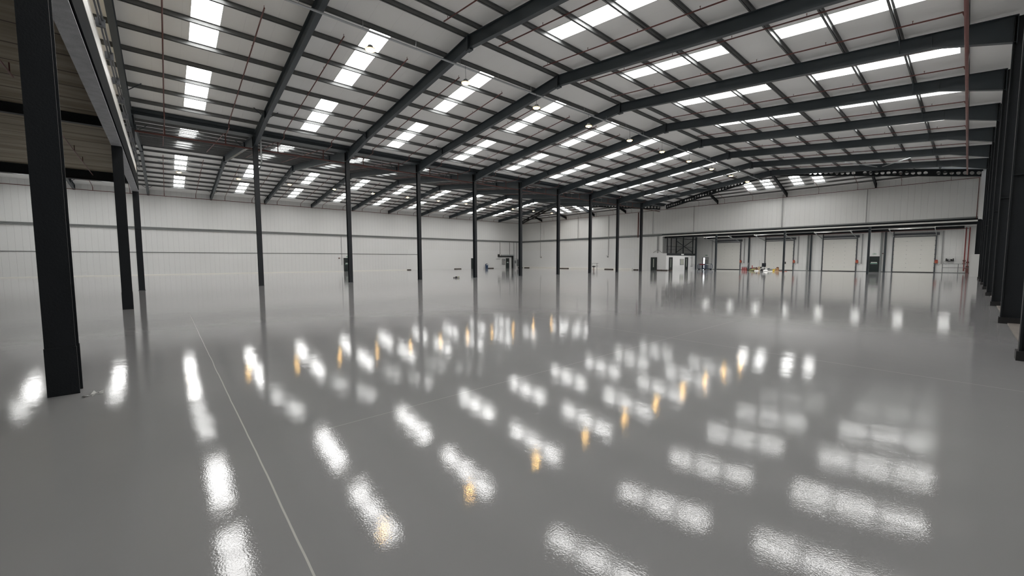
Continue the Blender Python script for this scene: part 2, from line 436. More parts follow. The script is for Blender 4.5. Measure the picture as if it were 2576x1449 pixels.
# ------------------------------------------------------------------ purlins
def purlin_profile(mb, p, q, tilt=0., d=PH, w=.065):
    """Z section from p to q, top at p.z+d"""
    p = Vector(p); q = Vector(q); dr = (q-p).normalized(); s = dr.cross(Vector((0,0,1))).normalized()
    t = .008
    up = Vector((0,0,1))
    def pl(a0, a1, z0, z1):
        c = []
        for b in (p, q):
            for (x, z) in ((a0,z0),(a1,z0),(a1,z1),(a0,z1)): c.append(b+s*x+up*z)
        mb.quadbox(c)
    pl(-t, t, 0, d); pl(-w, t, 0, .012); pl(-t, w, d-.012, d)
lists = {'NL': [-15.62-1.79*i for i in range(9)], 'NR': [-14.62+1.77*i for i in range(9)],
         'FR': [-48.05]+[-46.66+1.79*i for i in range(8)], 'FL': [-48.45]+[-49.84-1.79*i for i in range(8)]}
FIRST = {'NL': 'ridge', 'NR': 'ridge', 'FR': 'ridge', 'FL': 'ridge'}
for code, xs in lists.items():
    xr = XN if code[0] == 'N' else XF
    for i, x in enumerate(xs):
        xe = {'NL': XV, 'NR': XR, 'FR': XV, 'FL': XL}[code]
        yend = YE+(YB-YE)*abs(x-xr)/abs(xe-xr)-.05
        mb = MB(); purlin_profile(mb, (x, YS, ztop(x)), (x, yend, ztop(x)))
        o = mb.build('roof_purlin', M['purlin'], off=(x, YS, ztop(x)))
        tag(o, 'long grey purlin on the %s, %s from the ridge' % (SLN[code], ORD[i]), 'purlin', 'purlins under the '+SLN[code])
for code, x in (('N', -14.95),):
    pass
# eaves purlins / valley gutter / eaves beams
o = MB(); purlin_profile(o, (XV+.62, YS, ztop(XV+.62)-.03), (XV+.62, YB-.9, ztop(XV+.62)-.03))
tag(o.build('eaves_purlin', M['steel']), 'dark eaves purlin beside the valley gutter on the near roof side', 'purlin')
o = MB(); purlin_profile(o, (XV-.62, YS, ztop(XV-.62)-.03), (XV-.62, YB-.9, ztop(XV-.62)-.03))
tag(o.build('eaves_purlin', M['steel']), 'dark eaves purlin beside the valley gutter on the far roof side', 'purlin')
g = MB(); x0, x1 = XV-.42, XV+.42
ye = YB-.9; g.box(x0, x1, YS, ye, 9.98, 10.0); g.box(x0, x0+.02, YS, ye, 10.0, 10.22); g.box(x1-.02, x1, YS, ye, 10.0, 10.22)
tag(g.build('valley_gutter', M['steel']), 'dark valley gutter running between the two roofs above the columns', 'gutter')
for hall, xr, xa, xb in (('near', XN, XV, XR), ('far', XF, XL, XV)):
    for i, y in enumerate((54.2, 55.15, 56.1, 57.08, 58.05, 59.1)):
        f = (y-YE)/(YB-YE); a = xr-(xr-xa)*f+.15; b = xr+(xb-xr)*f-.15
        mb = MB(); purlin_profile(mb, (a, y, zhip(y)), (b, y, zhip(y)), d=.19, w=.03)
        tag(mb.build('roof_purlin', M['purlin'], off=(a, y, zhip(y))), 'cross purlin under the hipped end of the %s roof, %s from the top' % (hall, ORD[i]), 'purlin', 'purlins under the hipped end of the %s roof' % hall)

# ------------------------------------------------------------------ portal frames
def girder(mb, tops, bots, w=.21, tf=.018, tw=.014, y=0.):
    """plate girder in the XZ plane at y; tops and bots are matching lists of (x,z)"""
    n = len(tops)
    for i in range(n-1):
        (a, za), (b, zb) = tops[i], tops[i+1]; (c, zc), (d, zd) = bots[i], bots[i+1]
        mb.quadbox([(a,y-w/2,za-tf),(b,y-w/2,zb-tf),(b,y+w/2,zb-tf),(a,y+w/2,za-tf),(a,y-w/2,za),(b,y-w/2,zb),(b,y+w/2,zb),(a,y+w/2,za)])
        mb.quadbox([(c,y-w/2,zc),(d,y-w/2,zd),(d,y+w/2,zd),(c,y+w/2,zc),(c,y-w/2,zc+tf),(d,y-w/2,zd+tf),(d,y+w/2,zd+tf),(c,y+w/2,zc+tf)])
        mb.quadbox([(c,y-tw/2,zc+tf),(d,y-tw/2,zd+tf),(d,y+tw/2,zd+tf),(c,y+tw/2,zc+tf),(a,y-tw/2,za-tf),(b,y-tw/2,zb-tf),(b,y+tw/2,zb-tf),(a,y+tw/2,za-tf)])
    return mb
DR = .55
def half_rafter(xe, xr, zb_end, hl, label=None):
    """rafter from eaves xe to ridge xr; hl = haunch length"""
    sg = 1 if xr > xe else -1
    xh = xe+sg*hl
    zt = lambda x: ztop(min(max(x, -64.8), XR))
    if abs(xe-XV) < 1: zt = (lambda x, s=sg: ztop(x if s > 0 else min(x, XV)))
    xs = [xe, xh, xr]
    tops = [(x, zt(x)) for x in xs]
    mid = [(xe, zb_end), (xh, zt(xh)-DR), (xr, ZR-DR-.02)]
    mb = MB(); girder(mb, tops, mid)
    # original rafter bottom flange seen through the haunch: stiffener line, end plate
    mb.box(min(xe, xe+sg*.02), max(xe, xe+sg*.02), -.11, .11, zb_end-.04, tops[0][1])
    mb.box(min(xh, xh+sg*.012), max(xh, xh+sg*.012), -.10, .10, zt(xh)-DR, zt(xh))
    return mb
def fly(x, side):
    z = ztop(x); mb = MB()
    mb.bar((x, 0, z-DR+.05), (x, side*.62, z+.03), .035, .035)
    return mb
PLATE = MB().box(-.03, .03, -.13, .13, -.70, -.02)
def frame(k, hall, proto):
    y = YF(k)
    col = ('landing on the %s valley column' % ORD[k]) if k >= 0 else 'half hidden above the mezzanine at the left edge'
    lab = ('dark steel roof frame of the near hall, ' if hall == 'N' else 'dark steel roof frame of the far hall, ')+col
    if proto is None:
        root = thing('roof_frame', (0, y, 0), lab, 'roof frame', 'roof frames of the near hall' if hall == 'N' else 'roof frames of the far hall')
        root['_o'] = (0, 0, 0)
        if hall == 'N':
            A = half_rafter(XV+.17, XN, 9.30, 3.9); B = half_rafter(XR, XN, 9.30, 2.1); xr = XN; hx = (XV+4.1, XR-3.0)
        else:
            A = half_rafter(XL+.05, XF, 9.55, 2.6); B = half_rafter(XV-.17, XF, 9.30, 3.9); xr = XF; hx = (XL+3.0, XV-4.1)
        A.build('rafter', M['steel'], root); B.build('rafter', M['steel'], root)
        P = MB().box(xr-.03, xr+.03, -.13, .13, ZR-.64, ZR-.01); P.box(xr-.16, xr+.16, -.10, .10, ZR-.66, ZR-.60)
        P.build('ridge_bracket', M['steel'], root)
        for x in hx:
            for s in (-1, 1): fly(x, s).build('fly_brace', M['steel'], root)
        return root
    c = copy_tree(proto, (0, y, 0)); c['label'] = lab; ROOTS.append(c)
    return c
pn = None
for k in range(0, NK+1):
    r = frame(k, 'N', pn); pn = pn or r
pf = None
for k in range(-1, NK+1):
    r = frame(k, 'F', pf); pf = pf or r

# cellular hip beams and jack rafters
def cellular(name, p, q, d, lab):
    """beam with round web holes from p (low) to q (high), top line given"""
    p = Vector(p); q = Vector(q); hd = Vector((q.x-p.x, q.y-p.y, 0)); Lh = hd.length; hd.normalize(); sd = Vector((-hd.y, hd.x, 0))
    at = lambda u, z: p+(q-p)*(u/Lh)+Vector((0,0,z))
    root = thing(name, tuple(p), lab, 'hip beam', 'cellular hip beams')
    fl = MB()
    for z0, z1 in ((-.02, 0), (-d, -d+.02)):
        c = [at(0,z0)-sd*.09, at(Lh,z0)-sd*.09, at(Lh,z0)+sd*.09, at(0,z0)+sd*.09, at(0,z1)-sd*.09, at(Lh,z1)-sd*.09, at(Lh,z1)+sd*.09, at(0,z1)+sd*.09]
        fl.quadbox(c)
    fl.build('flange', M['steel_old'], root)
    w = MB(); n = int(Lh/.47); cw = Lh/n; r = .165; NN = 16
    mid = -d/2; hh = d/2-.02
    for i in range(n):
        uc = (i+.5)*cw
        solid = (i % 12 == 7)
        for s in (-.006, .006):
            k = len(w.v)
            if solid:
                w.v += [tuple(at(uc-cw/2, mid-hh)+sd*s), tuple(at(uc+cw/2, mid-hh)+sd*s), tuple(at(uc+cw/2, mid+hh)+sd*s), tuple(at(uc-cw/2, mid+hh)+sd*s)]
                w.f.append((k, k+1, k+2, k+3)); continue
            inn = []; out = []
            for a in range(NN):
                t = 2*pi*a/NN; cx, cz = cos(t), sin(t)
                m = min((cw/2)/abs(cx) if abs(cx) > 1e-6 else 9, hh/abs(cz) if abs(cz) > 1e-6 else 9)
                inn.append(tuple(at(uc+r*cx, mid+r*cz)+sd*s)); out.append(tuple(at(uc+m*cx, mid+m*cz)+sd*s))
            # corners
            w.v += inn+out
            for a in range(NN): b = (a+1) % NN; w.f.append((k+a, k+b, k+NN+b, k+NN+a))
            kc = len(w.v)
            for (sx, sz) in ((1,1),(-1,1),(-1,-1),(1,-1)): w.v.append(tuple(at(uc+sx*cw/2, mid+sz*hh)+sd*s))
            # fill the gaps near the corners
            for ci, (sx, sz) in enumerate(((1,1),(-1,1),(-1,-1),(1,-1))):
                ang = math.atan2(sz*hh, sx*cw/2) % (2*pi); a = int(ang/(2*pi/NN)); b = (a+1) % NN
                w.f.append((k+NN+a, k+NN+b, kc+ci))
    w.build('web', M['steel_old'], root)
    e = MB()
    e.quadbox([p-sd*.09+Vector((0,0,-d)), p+hd*.02-sd*.09+Vector((0,0,-d)), p+hd*.02+sd*.09+Vector((0,0,-d)), p+sd*.09+Vector((0,0,-d)), p-sd*.09, p+hd*.02-sd*.09, p+hd*.02+sd*.09, p+sd*.09])
    e.build('end_plate', M['steel_old'], root)
    return root
cellular('cellular_hip_beam', (XV+.35, YB-.15, 10.28), (XN-.15, YE+.1, ZR+.05), .66, 'black cellular beam with round web holes rising from the valley to the near ridge')
cellular('cellular_hip_beam', (XR-.25, YB-.15, 10.28), (XN+.15, YE+.1, ZR+.05), .66, 'black cellular beam with round web holes rising from the right end of the back wall')
cellular('cellular_hip_beam', (XV-.75, YB-.15, 10.28), (XF+.15, YE+.1, ZR+.05), .66, 'black cellular beam with round web holes rising from the valley to the far ridge')
cellular('cellular_hip_beam', (XL+.2, YB-.15, 10.28), (XF-.15, YE+.1, ZR+.05), .66, 'black cellular beam with round web holes rising from the far left corner')
def jack(x, xr, half, lab):
    y0 = YE+(YB-YE)*abs(x-xr)/half+.25; y1 = YB-.05
    mb = MB(); w, tf, tw, d = .15, .015, .012, .34
    def Z(y): return zhip(y)
    d1 = .42
    for (za0, za1, zb0, zb1) in ((Z(y0)-tf, Z(y0), Z(y1)-tf, Z(y1)), (Z(y0)-d, Z(y0)-d+tf, Z(y1)-d1, Z(y1)-d1+tf)):
        mb.quadbox([(x-w/2,y0,za0),(x+w/2,y0,za0),(x+w/2,y1,zb0),(x-w/2,y1,zb0),(x-w/2,y0,za1),(x+w/2,y0,za1),(x+w/2,y1,zb1),(x-w/2,y1,zb1)])
    mb.quadbox([(x-tw/2,y0,Z(y0)-d),(x+tw/2,y0,Z(y0)-d),(x+tw/2,y1,Z(y1)-d1),(x-tw/2,y1,Z(y1)-d1),(x-tw/2,y0,Z(y0)),(x+tw/2,y0,Z(y0)),(x+tw/2,y1,Z(y1)),(x-tw/2,y1,Z(y1))])
    mb.box(x-.08, x+.08, y1-.03, y1+.04, Z(y1)-d1-.12, Z(y1))
    tag(mb.build('jack_rafter', M['steel_old'], off=(x, y1, Z(y1))), lab, 'rafter', 'short rafters on the back wall')
for i, x in enumerate((-23.8, -15.45, -7.1)): jack(x, XN, 16.25, 'short dark rafter ending on the back wall under the near roof, %s from the left' % ORD[i])
for i, x in enumerate((-58.8, -52.1, -45.4, -38.8)): jack(x, XF, 16.5, 'short dark rafter ending on the back wall under the far roof, %s from the left' % ORD[i])
# roof bracing
def brace(p, q, lab):
    tag(MB().tube([p, q], .045, 8).build('roof_brace', M['galv'], off=p), lab, 'brace', 'roof bracing bars in the last bay')
brace((-24.4, YF(8)+.1, ztop(-24.4)-.25), (-22.5, YE-.1, ztop(-22.5)-.3), 'slim steel brace crossing the last bay on the left slope of the near roof')
brace((-27.9, YF(8)+1.0, ztop(-27.9)-.2), (-26.0, YE-.1, ztop(-26)-.3), 'slim steel brace low in the last bay beside the valley')
brace((-9.2, YF(8)+.1, ztop(-9.2)-.25), (-6.3, YE-.1, ztop(-6.3)-.25), 'slim steel brace in the last bay on the right slope, left of a pair')
brace((-2.6, YF(8)+.1, ztop(-2.6)-.25), (-5.9, YE-.1, ztop(-5.9)-.25), 'slim steel brace in the last bay on the right slope, right of a pair')

# ------------------------------------------------------------------ columns
def i_col(mb, x, y, z0, z1, d, w, tf=.02, tw=.014):
    """I section; flanges face +-X, web along X"""
    mb.box(x-d/2, x-d/2+tf, y-w/2, y+w/2, z0, z1); mb.box(x+d/2-tf, x+d/2, y-w/2, y+w/2, z0, z1)
    mb.box(x-d/2+tf, x+d/2-tf, y-tw/2, y+tw/2, z0, z1)
    return mb
G = 'slim columns in the valley row'
vp = None
for k in range(0, NK+1):
    lab = 'dark steel column in the row between the halls, %s from the left' % ORD[k]
    if k == 1: lab = 'dark steel column with a grey downpipe at its head, second in the valley row'
    if vp is None:
        vp = thing('steel_column', (XV, YF(k), 0), lab, 'column', G)
        vs_ = i_col(MB(), XV, YF(k), .0, 10.0, .31, .27).build('shaft', M['column'], vp)
        MB().box(XV-.175, XV+.175, YF(k)-.155, YF(k)+.155, 0, .015).build('base_plate', M['steel'], vp)
        MB().box(XV-.24, XV+.24, YF(k)-.15, YF(k)+.15, 9.96, 9.985).build('cap_plate', M['steel'], vp)
        for z in (9.28,): MB().box(XV-.14, XV+.14, YF(k)-.13, YF(k)+.13, z, z+.02).build('stiffener', M['steel'], vs_)
    else:
        c = copy_tree(vp, (XV, YF(k), 0)); c['label'] = lab
    if k == 1:
        dp = MB().tube([(XV+.33, YF(1)+.28, 9.98), (XV+.33, YF(1)+.28, 8.25), (XV+.16, YF(1)+.22, 8.0), (XV-.02, YF(1)+.2, 7.9)], .05, 10)
        tag(dp.build('downpipe', M['galv'], off=(XV+.3, YF(1)+.2, 8)), 'grey gutter downpipe strapped to the head of the second valley column', 'pipe')
G = 'deep columns of the right wall'
rp = None
CR = XR+.0
for k in range(2, NK+1):
    lab = 'deep dark column of the right wall, %s from the viewer' % ORD[k-2]
    if rp is None:
        rp = thing('portal_column', (CR, YF(k), 0), lab, 'column', G)
        i_col(MB(), CR-.10+.28, YF(k), 0, 10.2, .56, .22, .025).build('shaft', M['steel_old'], rp)
        MB().box(CR-.13, CR+.5, YF(k)-.15, YF(k)+.15, 0, .16).build('plinth', M['black'], rp)
        MB().box(CR-.08, CR+.44, YF(k)-.105, YF(k)+.105, 3.9, 3.925).build('stiffener', M['steel_old'], rp)
    else:
        c = copy_tree(rp, (CR, YF(k), 0)); c['label'] = lab
# front row carrying the mezzanine
def front_col(x, w, d, lab, mat):
    r = thing('mezzanine_column', (x, Y0, 0), lab, 'column')
    i_col(MB(), x, Y0, 0, 5.7, d, w, .022).build('shaft', mat, r)
    MB().box(x+d/2-.02, x+d/2+.006, Y0-w/2-.006, Y0+w/2+.006, 0, .62).box(x-d/2-.006, x-d/2+.02, Y0-w/2-.006, Y0+w/2+.006, 0, .62).build('base_casing', mat, r)
    return r
front_col(-7.68, .27, .26, 'massive black steel column standing nearest at the left edge', M['steel_old'])
front_col(-19.75, .27, .26, 'black steel column under the mezzanine edge, middle of the three at the left', M['steel_old'])

# ------------------------------------------------------------------ mezzanine on the left
mz = MB(); ya, yb = Y0-.135, Y0+.135
z0, z1 = 5.70, 6.42
root = thing('mezzanine_beam', (-15, Y0, z0), 'long dark mezzanine edge beam with grey underside at upper left', 'beam')
MB().box(XV+.16, XR, ya, yb, z0, z0+.025).build('bottom_flange', M['soffit_plate'], root)
MB().box(XV+.16, XR, Y0-.01, Y0+.01, z0+.025, z1-.02).build('web', M['steel_old'], root)
MB().box(XV+.16, XR, ya, yb, z1-.025, z1).build('top_flange', M['steel_old'], root)
MB().box(XV+.16, XR, yb-.0, yb+.02, z0+.10, z1+.04).build('side_plate', M['matt'], root)
tag(MB().box(XV+2.0, XR, yb+.005, yb+.028, z1+.038, 6.93).build('mezzanine_fascia', M['whitegloss'], off=(XV+2, yb, 6.5)), 'cream white fascia strip along the mezzanine edge', 'fascia')
tag(MB().box(XV-.1, XR+.6, YS, Y0-.14, 6.61, 6.9).build('mezzanine_slab', M['precast'], off=(-15, YS, 6.6)), 'brown boarded underside of the mezzanine floor', 'floor slab')
for x, zb, lab in ((-19.75, 6.30, 'black beam under the mezzanine running back from the middle column'), (-31.62, 6.12, 'black beam under the outer edge of the mezzanine'), (-7.68, 6.3, 'black beam under the mezzanine running back from the nearest column')):
    r = MB(); r.box(x-.10, x+.10, YS, Y0-.14, zb, zb+.02); r.box(x-.008, x+.008, YS, Y0-.14, zb+.02, 6.60); r.box(x-.10, x+.10, YS, Y0-.14, 6.58, 6.614)
    tag(r.build('mezzanine_joist', M['steel_old'], off=(x, YS, zb)), lab, 'beam')
pr = thing('pipe_run', (-15, yb+.16, 7.0), 'pair of dark jointed pipes clipped along the top of the mezzanine fascia', 'pipe')
for dz, dy in ((.0, .10), (.10, .14)):
    MB().tube([(XV+.4, yb+dy, 6.98+dz), (XR, yb+dy, 6.98+dz)], .02, 8).build('pipe', M['shaft'], pr)
cp = None
for i in range(14):
    x = -3.5-i*1.9
    if cp is None:
        cp = MB().box(x-.03, x+.03, yb+.02, yb+.18, 6.925, 7.11).build('pipe_clamp', M['shaft'], pr); x00 = x
    else:
        c = cp.copy(); COL.objects.link(c); c.location.x += x-x00
def hung_pipe(p, q, lab, ticks):
    r = thing('sprinkler_pipe', p, lab, 'pipe')
    MB().tube([p, q], .02, 8).build('pipe', M['red'], r)
    p = Vector(p); q = Vector(q)
    for t in ticks:
        c = p+(q-p)*t; MB().tube([c, c+Vector((0,0,.26))], .012, 6).build('hanger', M['red'], r)
hung_pipe((-20.6, -2.6, 6.36), (-31.4, -2.68, 6.36), 'thin sprinkler pipe hung under the mezzanine between the first and second columns', (.15, .42, .65))
hung_pipe((-10.2, -2.6, 6.36), (-16.1, -2.65, 6.36), 'short red sprinkler pipe under the mezzanine at the left picture edge', (.5, .95))

# ------------------------------------------------------------------ sprinkler network
def main_pipe(pts, r, lab, mat='red'):
    o = MB().tube(pts, r, 10).build('sprinkler_main', M[mat], off=pts[0], smooth=True)
    return tag(o, lab, 'pipe')
main_pipe([(XV-.55, YS, 9.28), (XV-.55, YB-.6, 9.28)], .05, 'red sprinkler main running down the valley behind the columns')
main_pipe([(XL+.28, YS, 9.56), (XL+.28, YB-.32, 9.56)], .035, 'thin red sprinkler main high along the left wall')
main_pipe([(XL+.28, YB-.28, 9.56), (.35, YB-.28, 9.53), (.35, YB-.28, 5.6)], .035, 'red sprinkler main high across the back wall, dropping at its right end')
main_pipe([(-.40, 4, 9.0), (-.40, YE-.4, 9.0)], .05, 'thick red sprinkler main under the right eaves', 'red_main')
HEAD = MB().tube([(0,0,0),(0,0,.11)], .010, 5); HEAD.box(-.02, .02, -.006, .006, .10, .12)
HM = HEAD.build('sprinkler_head', M['red']); HMESH = HM.data; bpy.data.objects.remove(HM)
def hangers(o, pts, h, lab):
    pc = None
    for p in pts:
        if pc is None: pc = MB().tube([p, (p[0], p[1], p[2]+h)], .008, 5).build('hanger', M['galv']); pc.parent = o; pc.location = Vector(p)*0-o.location; p0 = Vector(p)
        else: c = pc.copy(); COL.objects.link(c); c.location = pc.location+Vector(p)-p0
mains = [o for o in bpy.data.objects if o.name.startswith('sprinkler_main')]
for o in mains:
    if abs(o.location.x-(XV-.55)) < .01: hangers(o, [(XV-.55, YF(k)+3, 9.28) for k in range(0, 9)], .72, '')
    elif abs(o.location.y-(YB-.28)) < .01 and o.location.z > 9:
        br = None
        for i in range(9):
            x = -62+i*7.7
            if br is None: br = MB().box(x-.02, x+.02, YB-.30, YB-.001, 9.48, 9.50).build('bracket', M['galv']); br.parent = o; br.location = -o.location; x0_ = x
            else: c = br.copy(); COL.objects.link(c); c.location = br.location+Vector((x-x0_, 0, 0))
    elif abs(o.location.x+.40) < .01: hangers(o, [(-.40, YF(k)+3, 9.0) for k in range(1, 9)], 1.35, '')
def branch(code, k, j, proto):
    y = YF(k)+(1.45 if j == 0 else 4.45)
    nm = 'nearer' if j == 0 else 'farther'
    bay = 'in the %s bay' % ORD[k] if k >= 0 else 'before the first frame'
    lab = 'red sprinkler pipe, %s one %s, %s' % (nm, bay, SLN[code])
    if proto is not None:
        c = copy_tree(proto, (0, y, 0)); c['label'] = lab; return c
    r = thing('sprinkler_branch', (0, y, 0), lab, 'pipe', 'sprinkler branches under the '+SLN[code]); r['_o'] = (0, 0, 0)
    o = -.07
    if code == 'NL':
        pts = [(-18.45, 0, ztop(-18.45)+o), (-30.3, 0, ztop(-30.3)+o), (-30.3, 0, 9.86), (XV-.55, 0, 9.80), ]
        riser = [(XV-.55, 0, 9.80), (XV-.55, 0, 9.3)]; hx = [-18.5-2.95*i for i in range(5)]
    elif code == 'NR':
        pts = [(-15.1, 0, ztop(-15.1)+o), (-.62, 0, ztop(-.62)+o), (-.55, 0, ztop(-.62)+o)]; riser = [(-.55, .0, ztop(-.62)+o), (-.42, .35, 10.05), (-.40, .12, 9.05)]; hx = [-14.8+2.6*i for i in range(6)]
    elif code == 'FR':
        pts = [(-46.2, 0, ztop(-46.2)+o), (-33.2, 0, ztop(-33.2)+o), (XV-.55, 0, 10.0)]; riser = [(XV-.55, 0, 10.0), (XV-.55, 0, 9.82)]; hx = [-45.5+2.95*i for i in range(5)]
    else:
        pts = [(-50.2, 0, ztop(-50.2)+o), (-64.2, 0, ztop(-64.2)+o), (XL+.28, 0, 9.9)]; riser = [(XL+.28, 0, 9.9), (XL+.28, 0, 9.57)]; hx = [-50.3-2.95*i for i in range(5)]
    MB().tube(pts, .027, 6).build('pipe', M['red'], r)
    MB().tube(riser, .032, 6).build('riser', M['red'], r)
    for x in hx:
        h = bpy.data.objects.new('sprinkler_head', HMESH); COL.objects.link(h); h.parent = r; h.location = (x, 0, ztop(x)+o)
    return r
for code, k0, k1 in (('NL', 0, NK), ('NR', 1, NK), ('FR', 0, NK), ('FL', -1, NK)):
    pr_ = None
    for k in range(k0, k1):
        for j in (0, 1):
            r = branch(code, k, j, pr_); pr_ = pr_ or r
# branches on the hipped ends, dropping to the back wall main
def hip_branch(x, lab, grp):
    y1 = YB-.28; xr, hf = (XN, 16.25) if x > XV else (XF, 16.5)
    y0 = max(56.0, YE+(YB-YE)*abs(x-xr)/hf+.35)
    if y0 > y1-.1: y0 = y1-.1
    r = thing('sprinkler_branch', (x, y1, 9.6), lab, 'pipe', grp)
    MB().tube([(x, y0, zhip(y0)-.05), (x, y1, zhip(y1)-.02), (x, y1, 9.55)], .021, 6).build('pipe', M['red'], r)
    for y in [q for q in (56.4, 58.4) if q > y0+.1]:
        h = bpy.data.objects.new('sprinkler_head', HMESH); COL.objects.link(h); h.parent = r; h.location = (0, y-y1, zhip(y)-.05-9.6)
for i in range(9): hip_branch(-29.9+3.55*i, 'sprinkler drop to the back wall main under the near roof, %s from the left' % ORD[i], 'sprinkler drops on the back wall under the near roof')
for i in range(9): hip_branch(-62.7+3.6*i, 'sprinkler drop to the back wall main under the far roof, %s from the left' % ORD[i], 'sprinkler drops on the back wall under the far roof')

# ------------------------------------------------------------------ trunking and conduits on the walls
def trunk(name, pts, lab, parts):
    r = thing(name, pts, lab, 'cable trunking')
    for nm, b, m in parts: MB().box(*b).build(nm, M[m], r)
    return r
trunk('wall_trunking', (XL, YS, 5.6), 'double grey trunking rail along the middle of the left wall',
      [('upper_rail', (XL, XL+.10, YS, YB-.1, 5.66, 5.78), 'trunk'), ('lower_rail', (XL, XL+.14, YS, YB-.1, 5.50, 5.60), 'trunk'), ('shadow_gap_strip', (XL, XL+.04, YS, YB-.1, 5.60, 5.66), 'conduit')])
trunk('wall_trunking', (XL, YB, 5.6), 'double grey trunking rail along the middle of the back wall',
      [('upper_rail', (XL+.1, .45, YB-.12, YB, 5.68, 5.82), 'trunk'), ('lower_rail', (XL+.1, -32.05, YB-.14, YB, 5.50, 5.60), 'steel'), ('lower_rail', (-32.05, .45, YB-.16, YB, 5.52, 5.66), 'matt')])
tag(MB().box(-32.0, .45, YB-.22, YB-.01, 5.36, 5.51).build('dock_fascia', M['whitegloss'], off=(-16, YB, 5.4)), 'long white edge strip over the dock opening', 'fascia')
tag(MB().box(-32.0, .7, YB+.6, YB+.85, 5.12, 5.6).build('dock_lintel_beam', M['steel_old'], off=(-16, YB+.7, 5.4)), 'dark lintel beam just behind the dock opening fascia', 'beam')
tag(MB().box(-31.0, -.45, YD-.45, YD-.2, 5.36, 5.7).build('dock_head_beam', M['steel_old'], off=(-16, YD-.3, 5.4)), 'dark beam over the dock doors against the rear wall', 'beam')
tag(MB().tube([(-24, YD-.6, 5.35), (-.1, YD-.6, 5.35)], .035, 8).build('sprinkler_main', M['red'], off=(-24, YD-.6, 5.35)), 'thin red pipe along the head of the dock wall', 'pipe')
def vpipe(x, y, z0, z1, r, mat, lab, wall='back'):
    tag(MB().tube([(x, y, z0), (x, y, z1)], r, 8).build('wall_conduit', M[mat], off=(x, y, z0)), lab, 'conduit')
vpipe(-49.1, YB-.12, 5.8, 9.9, .035, 'conduit', 'thin grey conduit on the upper back wall, leftmost of them all')
vpipe(-42.15, YB-.12, 2.5, 9.5, .045, 'conduit', 'grey conduit on the back wall behind the small steel hoop rail')
vpipe(-36.3, YB-.12, 5.4, 9.5, .085, 'red', 'thick brownish red drop pipe on the upper back wall')
vpipe(-33.66, YB-.12, 5.8, 9.5, .03, 'conduit', 'thin grey conduit on the upper back wall near the office')
vpipe(-27.1, YB-.12, 5.8, 9.7, .035, 'conduit', 'thin grey conduit on the upper wall over the first dock door')
vpipe(-15.85, YB-.12, 5.8, 9.9, .04, 'conduit', 'thin grey conduit on the upper wall over the middle dock doors')
vpipe(-7.75, YB-.12, 5.8, 9.5, .035, 'conduit', 'thin grey conduit on the upper wall over the dark exit door')
vpipe(-59.1, YB-.12, 2.55, 9.6, .03, 'conduit', 'thin grey conduit near the far left corner of the back wall')
vpipe(-32.75, YB-.12, 3.2, 5.4, .11, 'conduit', 'thick grey duct pipe above the office entrance')
def socket_cluster(x, lab):
    r = thing('wall_box', (x, YB-.1, 2.2), lab, 'electrical box')
    MB().box(x-.10, x+.12, YB-.14, YB-.02, 2.12, 2.42).build('box_body', M['conduit'], r)
    MB().tube([(x-.35, YB-.1, 2.25), (x-.3, YB-.1, 2.5), (x, YB-.1, 2.5)], .02, 6).build('conduit_loop', M['conduit'], r)
socket_cluster(-59.0, 'small grey electrical box with conduit near the far left corner')
socket_cluster(-42.3, 'small grey electrical box on the back wall beside the hoop rail')
fan = thing('duct_fork', (-32.75, YB-.2, 2.9), 'grey fork of curved pipes under the duct above the office entrance', 'pipe')
for s in (-1, 1):
    MB().tube([(-32.75, YB-.12, 3.25), (-32.75+s*.45, YB-.15, 3.05), (-32.75+s*.75, YB-.15, 2.85)], .03, 6).build('arm', M['conduit'], fan)
MB().tube([(-32.75, YB-.12, 3.25), (-32.75, YB-.12, 2.75)], .05, 6).box(-32.8, -32.7, YB-.12, YB-.021, 2.9, 2.95).build('stem', M['conduit'], fan)
MB().tube([(-32.87, YB-.12, 3.24), (-32.63, YB-.12, 3.24)], .06, 6).build('joint', M['red'], fan)

# lamps and tray of both halls
def build_lamp(loc, lab, grp, tray_z):
    r = thing('highbay_lamp', loc, lab, 'ceiling lamp', grp); r['_o'] = (0, 0, 0)
    MB().tube([(0,0,.14), (0,0,tray_z-loc[2])], .008, 5).build('cord', M['black'], r)
    sd_ = MB().lathe([(.07,.14),(.10,.12),(.12,.03),(.20,.0),(.205,-.02),(.18,-.03)], 18).build('lamp_shade', M['grey'], r)
    MB().lathe([(.19,-.06),(.205,-.03)], 18).build('halo_ring', M['lens'], sd_)  # added glowing ring, imitates the halo round the bulb
    MB().lathe([(.12,-.085),(.13,-.061)], 18).build('bulb', M['bulb'], r)
    return r
LYN = [6.73, 11.4, 16.2, 20.9, 25.6, 30.2, 34.85, 39.5, 44.2, 48.8]
lp = None
for i, y in enumerate(LYN):
    loc = (-16.42, y, 10.3); lab = 'warm glowing pendant lamp under the near ridge, %s along the line from the viewer' % ORD[i]
    if lp is None: lp = build_lamp(loc, lab, 'pendant lamps of the near hall', 11.06)
    else: c = copy_tree(lp, loc); c['label'] = lab
LYF = [1.5, 6.3, 11.05, 15.85, 20.6, 25.4, 30.2, 35.0, 39.8, 44.5, 49.3, 54.0]
lf = None
for i, y in enumerate(LYF):
    loc = (-50.65, y, 10.3); lab = 'warm glowing pendant lamp in the far hall, %s along the line from the viewer' % ORD[i]
    if lf is None: lf = build_lamp(loc, lab, 'pendant lamps of the far hall', 11.06)
    else: c = copy_tree(lf, loc); c['label'] = lab
